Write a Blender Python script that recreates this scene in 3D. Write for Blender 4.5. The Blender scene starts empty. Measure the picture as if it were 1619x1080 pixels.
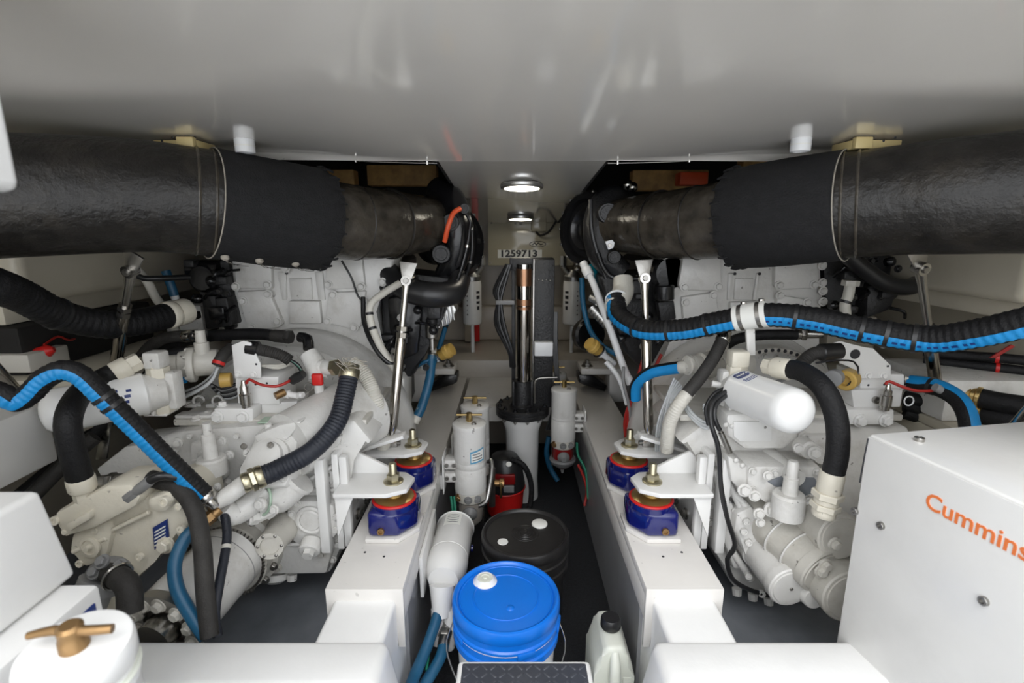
import bpy, bmesh, math, random
from mathutils import Vector as V, Matrix
random.seed(7)
PI = math.pi
SC = bpy.context.scene
COL = SC.collection
# ------------------------------------------------------------------ camera
CAM = V((-0.033, 0.0, 1.38)); PITCH = math.radians(12.5); FPX = 810.0
cd = bpy.data.cameras.new('camera'); cam = bpy.data.objects.new('camera', cd); COL.objects.link(cam)
cam.location = CAM; cam.rotation_euler = (PI/2 - PITCH, 0, 0)
cd.sensor_width = 36.0; cd.lens = FPX*36.0/1619.0; cd.clip_start = 0.02; cd.clip_end = 200
cd.dof.use_dof = True; cd.dof.focus_distance = 1.7; cd.dof.aperture_fstop = 3.5
SC.camera = cam
# ------------------------------------------------------------------ world and light
w = bpy.data.worlds.new('world'); SC.world = w; w.use_nodes = True
bg = w.node_tree.nodes['Background']; bg.inputs[0].default_value = (0.94, 0.965, 1.0, 1); bg.inputs[1].default_value = 3.0
SC.view_settings.view_transform = 'Standard'; SC.view_settings.look = 'None'
SC.view_settings.gamma = 1.0; SC.view_settings.use_curve_mapping = False
SC.view_settings.exposure = 0.0
sd = bpy.data.lights.new('hatch_sun', 'SUN'); sd.energy = 0.9; sd.angle = math.radians(28); sd.color = (1, .97, .93)
so = bpy.data.objects.new('hatch_sun', sd); COL.objects.link(so); so.rotation_euler = (math.radians(38), 0, math.radians(-6))
# ------------------------------------------------------------------ pixel -> place
CP, SP = math.cos(PITCH), math.sin(PITCH)
def ray(px, py):
    u = (px-809.5)/FPX; v = (py-540.0)/FPX
    return V((u, CP - v*SP, -(SP + v*CP)))
def at(px, py, Y):
    r = ray(px, py); return CAM + r*(Y/r.y)
def atz(px, py, Z):
    r = ray(px, py); return CAM + r*((Z-CAM.z)/r.z)
def atx(px, py, X):
    r = ray(px, py); return CAM + r*((X-CAM.x)/r.x)
def pm(n, px, py, Y):                       # n pixels at that place, in metres
    return n*(Y/ray(px, py).y)/FPX
def A(pts): return [at(*p) for p in pts]
# ------------------------------------------------------------------ materials
MATS = {}
def mat(name, col, rough=.5, metal=0., var=.06, scale=9., bump=0., bscale=60., grime=0., gcol=(.16,.13,.10), gscale=5., coat=0., trans=0., emit=None, spec=.5, chip=0.):
    m = bpy.data.materials.new(name); m.use_nodes = True; nt = m.node_tree; N = nt.nodes; L = nt.links
    b = N['Principled BSDF']; b.inputs['Roughness'].default_value = rough; b.inputs['Metallic'].default_value = metal
    b.inputs['Specular IOR Level'].default_value = spec
    b.inputs['Coat Weight'].default_value = coat; b.inputs['Coat Roughness'].default_value = .08
    b.inputs['Transmission Weight'].default_value = trans
    tc = N.new('ShaderNodeTexCoord')
    def noise(s, d=4, r=.55):
        n = N.new('ShaderNodeTexNoise'); n.inputs['Scale'].default_value = s; n.inputs['Detail'].default_value = d
        n.inputs['Roughness'].default_value = r; L.new(tc.outputs['Object'], n.inputs['Vector']); return n.outputs['Fac']
    def ramp(f, a, c, ca=(0,0,0,1), cc=(1,1,1,1)):
        r = N.new('ShaderNodeValToRGB'); r.color_ramp.elements[0].position = a; r.color_ramp.elements[1].position = c
        r.color_ramp.elements[0].color = ca; r.color_ramp.elements[1].color = cc; L.new(f, r.inputs[0]); return r.outputs[0]
    def mix(f, a, c):
        x = N.new('ShaderNodeMix'); x.data_type = 'RGBA'
        if hasattr(f, 'links'): L.new(f, x.inputs[0])
        else: x.inputs[0].default_value = f
        for s, val in ((6, a), (7, c)):
            if hasattr(val, 'links'): L.new(val, x.inputs[s])
            else: x.inputs[s].default_value = (*val, 1)
        return x.outputs[2]
    lo = tuple(max(0, c*(1-var)) for c in col); hi = tuple(min(1, c*(1+var)) for c in col)
    c = mix(ramp(noise(scale), .3, .7), lo, hi)
    if grime > 0:
        g = N.new('ShaderNodeMath'); g.operation = 'MULTIPLY'; g.inputs[1].default_value = grime
        L.new(ramp(noise(gscale, 8, .68), .52, .78), g.inputs[0]); c = mix(g.outputs[0], c, gcol)
    if chip > 0:
        g = N.new('ShaderNodeMath'); g.operation = 'MULTIPLY'; g.inputs[1].default_value = chip
        L.new(ramp(noise(46, 3, .5), .71, .73), g.inputs[0]); c = mix(g.outputs[0], c, (.06,.05,.045))
    L.new(c, b.inputs['Base Color'])
    if bump > 0:
        bn = N.new('ShaderNodeBump'); bn.inputs['Strength'].default_value = bump; bn.inputs['Distance'].default_value = .01
        L.new(noise(bscale, 5, .6), bn.inputs['Height']); L.new(bn.outputs[0], b.inputs['Normal'])
    if emit:
        b.inputs['Emission Color'].default_value = (*emit[0], 1); b.inputs['Emission Strength'].default_value = emit[1]
    MATS[name] = m; return m
mat('enamel', (.68,.67,.645), .26, var=.05, scale=5, bump=.18, bscale=60, grime=.50, gcol=(.34,.31,.26), gscale=9, chip=.6)
mat('enamel_dirty', (.57,.55,.50), .38, var=.06, scale=6, bump=.14, bscale=70, grime=.55, gcol=(.30,.26,.20), gscale=8, chip=.7)
mat('enamel_cream', (.70,.66,.56), .38, var=.05, scale=6, bump=.14, bscale=70, grime=.35, gcol=(.35,.29,.20), gscale=8, chip=.5)
mat('enamel_clean', (.77,.765,.75), .22, var=.02, bump=.03, bscale=60, grime=.06)
mat('stringer_paint', (.70,.68,.65), .24, var=.03, scale=3, bump=.05, bscale=40, grime=.14, gcol=(.45,.42,.38), gscale=4, chip=.25)
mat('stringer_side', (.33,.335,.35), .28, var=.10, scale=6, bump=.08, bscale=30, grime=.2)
mat('gelcoat', (.78,.75,.70), .16, var=.03, scale=2, bump=.012, bscale=4, grime=.10, gcol=(.5,.48,.44), gscale=3, coat=1.0, spec=.8)
mat('gelcoat_white', (.80,.80,.79), .30, var=.02, bump=.05, bscale=60, grime=.12, gcol=(.6,.58,.54), gscale=6)
mat('cream', (.52,.48,.39), .35, var=.05, scale=3, bump=.04, grime=.15)
mat('cream_panel', (.42,.385,.29), .12, var=.03, scale=3)
mat('ledge', (.46,.42,.36), .28, var=.06, scale=3, grime=.25)
mat('bulkhead', (.42,.375,.30), .30, var=.06, scale=3, grime=.2)
mat('floor_black', (.018,.020,.024), .62, var=.5, scale=120, bump=.9, bscale=260)
mat('bilge_grey', (.20,.215,.24), .40, var=.18, scale=8, bump=.06, bscale=40, grime=.3, gcol=(.1,.1,.1))
mat('diamond', (.055,.06,.075), .34, var=.1, bump=.05)
mat('hose', (.008,.008,.009), .55, spec=.3, var=.25, scale=20, bump=.35, bscale=150, grime=.12, gcol=(.10,.095,.085))
mat('hose_grey', (.034,.032,.030), .6, spec=.3, var=.2, scale=20, bump=.3, bscale=150, grime=.2, gcol=(.16,.15,.13))
mat('hose_navy', (.014,.017,.026), .5, var=.2, bump=.3, bscale=150)
mat('lagging', (.015,.0135,.012), .33, spec=.38, var=.45, scale=22, bump=.45, bscale=45, grime=.45, gcol=(.065,.054,.040), gscale=9)
mat('lagging_gloss', (.050,.043,.034), .20, var=.5, scale=18, bump=.25, bscale=35, grime=.35, gcol=(.085,.075,.055), gscale=8)
mat('blanket', (.017,.017,.018), .75, spec=.25, var=.15, scale=40, bump=.5, bscale=200)
mat('thread', (.35,.32,.27), .7)
mat('stripe_blue', (.006,.23,.55), .42, var=.12, scale=30, bump=.15, grime=.35, gcol=(.004,.06,.18), gscale=60)
mat('hose_blue', (.010,.095,.19), .42, var=.15, scale=20, grime=.15)
mat('hose_teal', (.0,.22,.30), .45, var=.1)
mat('steel', (.46,.445,.42), .24, 1., var=.08, bump=.04, bscale=120)
mat('steel_dark', (.34,.33,.31), .34, 1., var=.15, bump=.1)
mat('chrome', (.46,.43,.39), .14, 1., var=.05)
mat('aluminium', (.62,.62,.61), .35, 1., var=.1, bump=.1)
mat('brass', (.55,.40,.17), .30, 1., var=.15, grime=.2)
mat('bronze', (.30,.185,.085), .42, .85, var=.2, bump=.1)
mat('copper', (.40,.22,.13), .35, .9, var=.2)
mat('zinc', (.50,.46,.33), .32, 1., var=.2)
mat('navy', (.006,.010,.12), .14, var=.15, coat=.6)
mat('red', (.55,.012,.010), .4, var=.1)
mat('red_dark', (.22,.008,.008), .3, var=.1)
mat('orange', (.75,.10,.03), .45, var=.06)
mat('black_gloss', (.008,.008,.009), .22, var=.2, bump=.08, bscale=60)
mat('black_cast', (.014,.014,.015), .38, var=.3, bump=.35, bscale=90)
mat('black_plastic', (.016,.016,.017), .32, var=.2, bump=.05)
mat('grey_plastic', (.22,.22,.22), .45, var=.08)
mat('bucket_blue', (.004,.17,.72), .26, var=.05, scale=4, bump=.04, bscale=20)
mat('bucket_black', (.014,.013,.013), .36, var=.2, bump=.04, grime=.3, gcol=(.05,.045,.04), gscale=14)
mat('plastic_white', (.80,.81,.82), .3, var=.02)
mat('jug', (.72,.74,.66), .35, var=.04, grime=.12, gcol=(.2,.2,.17), gscale=14)
mat('yellow_cap', (.50,.32,.08), .42, var=.08)
mat('print_black', (.02,.02,.025), .5, var=0)
mat('print_blue', (.10,.32,.50), .5, var=0)
mat('print_navy', (.01,.03,.16), .4, var=.1)
mat('print_orange', (.80,.20,.05), .5, var=.05)
mat('label_white', (.80,.80,.76), .45, var=.03)
mat('filter_white', (.82,.82,.81), .22, var=.02, grime=.05)
mat('wood', (.55,.33,.12), .55, var=.3, scale=16, bump=.2)
mat('teak', (.35,.20,.09), .55, var=.3, scale=30)
mat('tank_yellow', (.62,.50,.24), .4, var=.06, scale=6)
mat('clear_tube', (.55,.57,.58), .18, var=.05, spec=.7)
mat('white_hose', (.62,.60,.54), .42, var=.06, grime=.2, gcol=(.35,.31,.25), bump=.2)
mat('wire_grey', (.28,.28,.28), .5, var=.1)
mat('wire_red', (.40,.02,.015), .45)
mat('wire_green', (.01,.20,.12), .45)
mat('green_stain', (.42,.55,.43), .45, var=.1)
mat('void', (.010,.009,.008), .8, var=.3)  # flat black put in for the darkness of unlit spaces
mat('glass_bowl', (.30,.27,.24), .12, var=.1, spec=.8, coat=.5)
mat('lamp_glow', (1,.96,.85), .4, emit=((1,.92,.76), 16.0))
# ------------------------------------------------------------------ mesh builder
def frame(ax, up=None):
    ax = ax.normalized(); ref = up if up is not None else (V((0,0,1)) if abs(ax.z) < .9 else V((1,0,0)))
    u = ref.cross(ax)
    if u.length < 1e-5: u = V((1,0,0)).cross(ax)
    u.normalize(); return u, ax.cross(u).normalized()
def catmull(pts, rad, step):
    P = [pts[0]*2-pts[1]] + list(pts) + [pts[-1]*2-pts[-2]]; R = [rad[0]] + list(rad) + [rad[-1]]
    out = []; ro = []
    for i in range(1, len(P)-2):
        L = (P[i+1]-P[i]).length; n = max(2, int(L/step)+1)
        for k in range(n):
            t = k/n; t2 = t*t; t3 = t2*t
            out.append(.5*((2*P[i]) + (P[i+1]-P[i-1])*t + (2*P[i-1]-5*P[i]+4*P[i+1]-P[i+2])*t2 + (3*P[i]-P[i-1]-3*P[i+1]+P[i+2])*t3))
            ro.append(R[i] + (R[i+1]-R[i])*t)
    out.append(P[-2].copy()); ro.append(R[-2]); return out, ro
def along(pts, t):
    q, _ = catmull(pts, [0]*len(pts), .01); L = [0]
    for i in range(1, len(q)): L.append(L[-1]+(q[i]-q[i-1]).length)
    d = t*L[-1]
    for i in range(1, len(q)):
        if L[i] >= d: return q[i-1].lerp(q[i], (d-L[i-1])/max(1e-9, L[i]-L[i-1])), (q[i]-q[i-1]).normalized()
    return q[-1], (q[-1]-q[-2]).normalized()
class MB:
    def __init__(s): s.v = []; s.f = []
    def add(s, vs, fs):
        o = len(s.v); s.v += [tuple(p) for p in vs]; s.f += [tuple(i+o for i in f) for f in fs]; return s
    def bm(s, b, M=None):
        b.verts.ensure_lookup_table(); b.verts.index_update()
        s.add([(M @ v.co) if M else v.co.copy() for v in b.verts], [[v.index for v in f.verts] for f in b.faces]); b.free(); return s
    def box(s, c, size, bev=0., R=None, seg=2):
        b = bmesh.new(); bmesh.ops.create_cube(b, size=1.0)
        for v in b.verts: v.co = V((v.co.x*size[0], v.co.y*size[1], v.co.z*size[2]))
        if bev > 0: bmesh.ops.bevel(b, geom=b.edges[:], offset=min(bev, min(size)*.45), segments=seg, affect='EDGES', profile=.5)
        M = Matrix.Translation(V(c)) @ (R.to_4x4() if R is not None else Matrix()); return s.bm(b, M)
    def box2(s, a, b_, bev=0., seg=2):
        a = V(a); b_ = V(b_); return s.box((a+b_)/2, [abs(x) for x in (b_-a)], bev, None, seg)
    def prism(s, pts, ext, bev=0., seg=2):
        pts = [V(p) for p in pts]; ext = V(ext); b = bmesh.new()
        f = [b.verts.new(p) for p in pts]; k = [b.verts.new(p+ext) for p in pts]; n = len(pts)
        b.faces.new(f); b.faces.new(k[::-1])
        for i in range(n): b.faces.new((f[i], k[i], k[(i+1) % n], f[(i+1) % n]))
        if bev > 0: bmesh.ops.bevel(b, geom=b.edges[:], offset=bev, segments=seg, affect='EDGES', profile=.5, clamp_overlap=True)
        return s.bm(b)
    def lathe(s, p, ax, prof, n=24, cap=True):
        p = V(p); ax = V(ax).normalized(); u, w_ = frame(ax); vs = []; fs = []
        for t, r in prof:
            for k in range(n):
                a = 2*PI*k/n; vs.append(p + ax*t + (u*math.cos(a) + w_*math.sin(a))*r)
        for i in range(len(prof)-1):
            for k in range(n):
                fs.append((i*n+k, i*n+(k+1) % n, (i+1)*n+(k+1) % n, (i+1)*n+k))
        if cap: fs.append(tuple(range(n))[::-1]); fs.append(tuple((len(prof)-1)*n+k for k in range(n)))
        return s.add(vs, fs)
    def cyl(s, p0, p1, r0, r1=None, n=20, bev=0.):
        p0 = V(p0); p1 = V(p1); L = (p1-p0).length; r1 = r0 if r1 is None else r1
        pr = [(0, r0), (L, r1)] if bev <= 0 else [(0, r0-bev), (bev, r0), (L-bev, r1), (L, r1-bev)]
        return s.lathe(p0, p1-p0, pr, n)
    def dome(s, p, ax, r, h, n=24, m=6):
        return s.lathe(p, ax, [(h*math.sin(PI/2*i/m), max(r*math.cos(PI/2*i/m), r*.02)) for i in range(m+1)], n)
    def ball(s, c, r, n=14, m=8, sc=(1,1,1)):
        c = V(c); vs = []; fs = []
        for i in range(1, m):
            for k in range(n):
                th = PI*i/m; a = 2*PI*k/n
                vs.append(c + V((math.sin(th)*math.cos(a)*sc[0], math.sin(th)*math.sin(a)*sc[1], math.cos(th)*sc[2]))*r)
        for i in range(m-2):
            for k in range(n): fs.append((i*n+k, i*n+(k+1) % n, (i+1)*n+(k+1) % n, (i+1)*n+k))
        fs.append(tuple(range(n))); fs.append(tuple((m-2)*n+k for k in range(n))[::-1]); return s.add(vs, fs)
    def torus(s, c, ax, R, r, n=28, m=8, a0=0., a1=2*PI):
        c = V(c); u, w_ = frame(V(ax)); z = V(ax).normalized(); full = abs(a1-a0-2*PI) < 1e-6; vs = []; fs = []
        N = n if full else n+1
        for i in range(N):
            a = a0+(a1-a0)*i/n; d = u*math.cos(a)+w_*math.sin(a)
            for k in range(m):
                q = 2*PI*k/m; vs.append(c + d*(R+r*math.cos(q)) + z*(r*math.sin(q)))
        for i in range(n):
            for k in range(m): fs.append((i*m+k, i*m+(k+1) % m, ((i+1) % N)*m+(k+1) % m, ((i+1) % N)*m+k))
        return s.add(vs, fs)
    def tube(s, pts, r, n=14, step=.02, corr=None, cap=True, arc=None, dirv=None):
        pts = [V(p) for p in pts]; rad = list(r) if isinstance(r, (list, tuple)) else [r]*len(pts)
        if corr: step = min(step, corr[0]/4)
        q, R = catmull(pts, rad, step); vs = []; fs = []; d = 0.; u = None
        ks = n if arc is None else n+1
        for i, p in enumerate(q):
            t = (q[min(i+1, len(q)-1)] - q[max(i-1, 0)]).normalized()
            if i: d += (p-q[i-1]).length
            if dirv is not None: u = dirv - t*dirv.dot(t); u.normalize()
            elif u is None: u, _ = frame(t)
            else: u = (u - t*u.dot(t)).normalized()
            w_ = t.cross(u); rr = R[i]
            if corr: rr *= 1 + corr[1]*math.sin(2*PI*d/corr[0])
            for k in range(ks):
                a = 2*PI*k/n if arc is None else arc[0]+(arc[1]-arc[0])*k/n
                vs.append(p + (u*math.cos(a)+w_*math.sin(a))*rr)
        for i in range(len(q)-1):
            for k in range(n):
                fs.append((i*ks+k, i*ks+(k+1) % ks, (i+1)*ks+(k+1) % ks, (i+1)*ks+k))
        if cap and arc is None: fs.append(tuple(range(n))[::-1]); fs.append(tuple((len(q)-1)*n+k for k in range(n)))
        return s.add(vs, fs)
    def clampz(s, z): s.v = [(a, b, max(c, z)) for a, b, c in s.v]; return s
    def done(s, name, m, parent=None, ang=38, flat=False):
        me = bpy.data.meshes.new(name); me.from_pydata(s.v, [], s.f)
        b = bmesh.new(); b.from_mesh(me); bmesh.ops.recalc_face_normals(b, faces=b.faces[:]); b.to_mesh(me); b.free()
        if not flat:
            me.polygons.foreach_set('use_smooth', [True]*len(me.polygons)); me.set_sharp_from_angle(angle=math.radians(ang))
        me.materials.append(MATS[m]); o = bpy.data.objects.new(name, me); COL.objects.link(o); put(o, parent); return o
def put(o, parent):
    if parent is None: return
    o.parent = parent
    if parent.type == 'EMPTY': o.matrix_parent_inverse = Matrix.Translation(-parent.location)
def thing(name, label, cat, base=(0,0,0), group=None):
    o = bpy.data.objects.new(name, None); COL.objects.link(o); o.location = V(base); o.empty_display_size = .05
    return tag(o, label, cat, group)
def tag(o, label, cat, group=None):
    o['label'] = label; o['category'] = cat
    if group: o['group'] = group
    return o
def struct(o): o['kind'] = 'structure'; return o
# shared small pieces
UNIT = {}
def unit(kind):
    if kind in UNIT: return UNIT[kind]
    m = MB()
    if kind == 'hex': m.lathe((0,0,-.3),(0,0,1),[(0,1.4),(.5,1.4)],14); m.lathe((0,0,.2),(0,0,1),[(0,1.0),(.72,1.0),(.85,.84)],6)
    if kind == 'stud': m.lathe((0,0,-.3),(0,0,1),[(0,1.5),(.45,1.5)],14); m.lathe((0,0,.15),(0,0,1),[(0,1.),(.7,1.)],6); m.lathe((0,0,.85),(0,0,1),[(0,.55),(.8,.55),(.9,.45)],10)
    if kind == 'cap': m.lathe((0,0,-.3),(0,0,1),[(0,1.),(1.0,1.),(1.1,.92),(1.1,.55),(.75,.5)],12,cap=True)
    if kind == 'round': m.dome((0,0,-.05),(0,0,1),1.0,.6,12,4)
    me = bpy.data.meshes.new('bolt_'+kind); me.from_pydata(m.v, [], m.f)
    b = bmesh.new(); b.from_mesh(me); bmesh.ops.recalc_face_normals(b, faces=b.faces[:]); b.to_mesh(me); b.free()
    me.polygons.foreach_set('use_smooth', [True]*len(me.polygons)); me.set_sharp_from_angle(angle=.6)
    UNIT[kind] = me; return me
def bolt(parent, p, ax, r, m='enamel', kind='hex', name='bolt'):
    me = unit(kind); key = (kind, m)
    if key not in UNIT:
        c = me.copy(); c.materials.clear(); c.materials.append(MATS[m]); UNIT[key] = c
    o = bpy.data.objects.new(name, UNIT[key]); COL.objects.link(o)
    ax = V(ax).normalized(); u, w_ = frame(ax)
    M = Matrix((u, w_, ax)).transposed().to_4x4()
    put(o, parent); o.location = V(p); o.rotation_euler = M.to_euler(); o.scale = (r, r, r)
    return o
def text(parent, s, org, xd, yd, size, m, name='lettering', align='LEFT', bold=0., ext=.0006, squash=1.):
    c = bpy.data.curves.new('txt', 'FONT'); c.body = s; c.size = size; c.align_x = align; c.extrude = ext; c.offset = bold
    c.resolution_u = 3
    t = bpy.data.objects.new('txt', c); COL.objects.link(t)
    dg = bpy.context.evaluated_depsgraph_get(); me = bpy.data.meshes.new_from_object(t.evaluated_get(dg))
    bpy.data.objects.remove(t); bpy.data.curves.remove(c)
    xd = V(xd).normalized(); zd = xd.cross(V(yd)).normalized(); yv = zd.cross(xd)
    M = Matrix((xd*squash, yv, zd)).transposed().to_4x4(); M.translation = V(org); me.transform(M)
    me.materials.clear(); me.materials.append(MATS[m]); o = bpy.data.objects.new(name, me); COL.objects.link(o); put(o, parent); return o
X, Yv, Z = V((1,0,0)), V((0,1,0)), V((0,0,1))
def band(parent, pts, t, r, w_=.012, m='black_plastic', name='cable_tie'):
    p, tg = along(pts, t); MB().lathe(p-tg*w_/2, tg, [(0, r*.9), (0, r), (w_, r), (w_, r*.9)], 18).done(name, m, parent)
def fitting(parent, p, tg, r, spec, m, name='hose_fitting'):
    # spec: list of (length, radius factor, sides)
    b = MB(); p = V(p); tg = V(tg).normalized()
    for L, k, n in spec:
        b.lathe(p, tg, [(0, r*k*.94), (L*.12, r*k), (L*.88, r*k), (L, r*k*.94)], n); p = p + tg*L
    b.done(name, m, parent); return p
def hose(name, label, pts, r, m='hose', cat='hose', corr=None, stripe=None, ties=(), n=16, ends=(), group=None, tie_m='black_plastic', step=.02):
    """pts: pixel triples or vectors; stripe: (direction, half angle, material); ends: (which, spec, material)"""
    P = [p if isinstance(p, V) else at(*p) for p in pts]
    rr = max(r) if isinstance(r, (list, tuple)) else r
    if not stripe and not ties and not ends:
        return tag(MB().tube(P, r, n, corr=corr, step=step).done(name, m), label, cat, group)
    t = thing(name, label, cat, P[0], group)
    body = MB().tube(P, r, n, corr=corr, step=step).done('hose_body', m, t)
    if stripe:
        R2 = [x*1.035+.0004 for x in r] if isinstance(r, (list, tuple)) else r*1.035+.0004
        MB().tube(P, R2, 6, arc=(-stripe[1], stripe[1]), dirv=V(stripe[0]), corr=corr, step=step).done('stripe', stripe[2], body)
    for q in ties: band(t, P, q, rr*1.10, .010, tie_m)
    for which, spec, fm in ends:
        if which == 0: fitting(t, P[0]+(P[1]-P[0]).normalized()*spec[0][0]*.7, (P[0]-P[1]), rr, spec, fm)
        else: fitting(t, P[-1]-(P[-1]-P[-2]).normalized()*spec[0][0]*.7, (P[-1]-P[-2]), rr, spec, fm)
    return t
def plate_px(pts, Y, depth, bev=0.):
    return MB().prism([at(x, y, Y) for x, y in pts], (0, depth, 0), bev)
# ================================================================== the setting
def zc(y):                                  # deck underside: steep near the hatch, flatter over the engines
    if y > 1.70: return 1.586 - .095*(y-1.70)
    k = max(0, 1.15-y); soft = .25*(k-.05) if k > .10 else 1.25*k*k
    return 1.639 - .06*(y-1.15) + soft*.76
def ceil_hit(px, py):
    r_ = ray(px, py); t_ = .3
    while t_ < 6:
        q_ = CAM + r_*t_
        if q_.z > zc(q_.y): return q_
        t_ += .004
    return CAM + r_*t_
struct(MB().box2((-.46,-1.0,-.06), (.46,3.2,0)).done('floor', 'floor_black'))
for sx in (-1, 1):
    struct(MB().box2((sx*.45,-1.0,.05), (sx*1.75,3.8,.15)).done('floor', 'bilge_grey'))
struct(MB().box2((-1.80,-1.05,-.1), (-1.75,3.85,2.1)).done('wall_left', 'cream'))
struct(MB().box2((1.75,-1.05,-.1), (1.80,3.85,2.1)).done('wall_right', 'cream'))
struct(MB().box2((-1.80,3.8,-.1), (1.80,3.85,2.1)).done('wall_back', 'bulkhead'))
struct(MB().box2((-1.80,-1.05,-.1), (1.80,-1.0,.40)).done('wall_front_baffle', 'gelcoat_white'))  # unseen wall added to limit sky light from behind, kept low for brightness
for sx in (-1, 1): struct(MB().box2((sx*1.15,-1.05,1.70), (sx*1.80,.62,1.74)).done('ceiling', 'gelcoat'))      # unseen deck edges, added to narrow the sky opening at the hatch
# underside of the deck: a sloped glossy moulding with side wings and a centre tongue
YE = 1.70
def slab(x0, x1, y0, y1, th, nx, ny):
    m = MB(); vs = []; fs = []
    def zz(x, y):
        wt = math.exp(-(x/.62)**4); zb = zc(y) if y > YE else (1-wt)*zc(y) + wt*(1.747-.161*(y-.6)/1.1)
        return zb + .0016*math.sin(x*5.1+y*3.3) + .0013*math.sin(x*2.3-y*6.1+1.) + .02*max(0, abs(x)-1.0)
    for k in (0, 1):
        for j in range(ny+1):
            for i in range(nx+1):
                x = x0+(x1-x0)*i/nx; y = y0+(y1-y0)*j/ny; vs.append((x, y, zz(x, y)+k*th))
    n1 = (nx+1)*(ny+1); I = lambda i, j, k: k*n1+j*(nx+1)+i
    for j in range(ny):
        for i in range(nx):
            fs.append((I(i,j,0), I(i,j+1,0), I(i+1,j+1,0), I(i+1,j,0))); fs.append((I(i,j,1), I(i+1,j,1), I(i+1,j+1,1), I(i,j+1,1)))
    for i in range(nx):
        fs.append((I(i,0,0), I(i+1,0,0), I(i+1,0,1), I(i,0,1))); fs.append((I(i,ny,0), I(i,ny,1), I(i+1,ny,1), I(i+1,ny,0)))
    for j in range(ny):
        fs.append((I(0,j,0), I(0,j,1), I(0,j+1,1), I(0,j+1,0))); fs.append((I(nx,j,0), I(nx,j+1,0), I(nx,j+1,1), I(nx,j,1)))
    return m.add(vs, fs)
c = slab(-1.75, 1.75, .62, YE, .03, 70, 60).done('ceiling', 'gelcoat'); struct(c)
c = slab(-.265, .265, YE, 3.78, .03, 16, 40).done('ceiling', 'gelcoat'); struct(c)
for sx in (-1, 1):          # side cheeks of the centre tongue, upper dark void
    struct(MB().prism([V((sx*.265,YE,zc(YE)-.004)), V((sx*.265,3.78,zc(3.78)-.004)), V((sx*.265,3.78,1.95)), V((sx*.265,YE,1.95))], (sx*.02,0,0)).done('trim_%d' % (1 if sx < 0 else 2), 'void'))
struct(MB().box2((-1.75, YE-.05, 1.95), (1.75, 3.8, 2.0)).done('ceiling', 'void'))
struct(MB().box2((-1.75, YE-.02, 1.62), (1.75, YE, 1.97)).done('trim_3', 'void'))
# edge strips of the deck moulding with their clips
for sx in (-1, 1):
    t = thing('edge_strip', 'thin metal strip with clips along the %s rear ceiling edge' % ('left' if sx < 0 else 'right'), 'trim', (sx*.9, YE, zc(YE)), 'ceiling edge strips')
    def zs(x):
        wt = math.exp(-(x/.62)**4); return (1-wt)*zc(YE) + wt*1.586 + .02*max(0, abs(x)-1.0) - .006
    MB().tube([V((sx*(.27+.07*k), YE+.006, zs(.27+.07*k))) for k in range(15)], .0028, 6).done('strip', 'steel', t)
    for k in range(5): MB().box2((sx*(.30+k*.225)-.002, YE-.004, zs(.30+k*.225)-.006), (sx*(.30+k*.225)+.002, YE+.012, zs(.30+k*.225)+.012)).done('clip', 'steel', t)
# rear platform, its riser and the ledge against the bulkhead
struct(MB().box2((-.30, 2.62, .40), (.30, 3.15, .455), .004).done('trim_4', 'stringer_paint'))
struct(MB().box2((-.30, 2.58, .37), (.30, 2.625, .452), .004).done('trim_5', 'stringer_paint'))
struct(MB().box2((-1.74, 3.12, .0), (1.74, 3.79, .57), .015).done('trim_6', 'ledge'))
struct(MB().box2((-1.74, 3.70, .571), (1.74, 3.795, .82), .01).done('trim_7', 'ledge'))
# hatch coaming beside the camera
p = at(40, 305, .60)
struct(MB().box2((p.x-.30, .32, p.z), (p.x, .60, 1.80), .012, 3).done('trim_8', 'gelcoat_white'))
# transverse ledges
for sx, x0, x1 in ((-1, -1.74, -.27), (1, 1.74, .245)):
    pts = [V((x0, .90, .0)), V((x1+sx*-.03, .90, .0)), V((x1+sx*.055, .90, .43)), V((x0, .90, .43))]
    struct(MB().prism(pts, (0, .135, 0), .022, 3).done('trim_%d' % (9 if sx < 0 else 10), 'gelcoat_white'))
# side fuel tanks under the deck
for sx, nm in ((-1, 'left'), (1, 'right')):
    t = thing('side_tank', 'long cream side tank along the %s hull below the exhaust' % nm, 'tank', (sx*1.6, 2.4, 1.16))
    MB().box2((sx*1.745, 1.48, 1.16), (sx*1.45, 3.7, 1.60), .03, 3).done('tank_body', 'cream', t)
    MB().box2((sx*1.745, 1.48, 1.10), (sx*1.52, 3.7, 1.158), .004).done('tank_shelf', 'cream', t)
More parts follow.
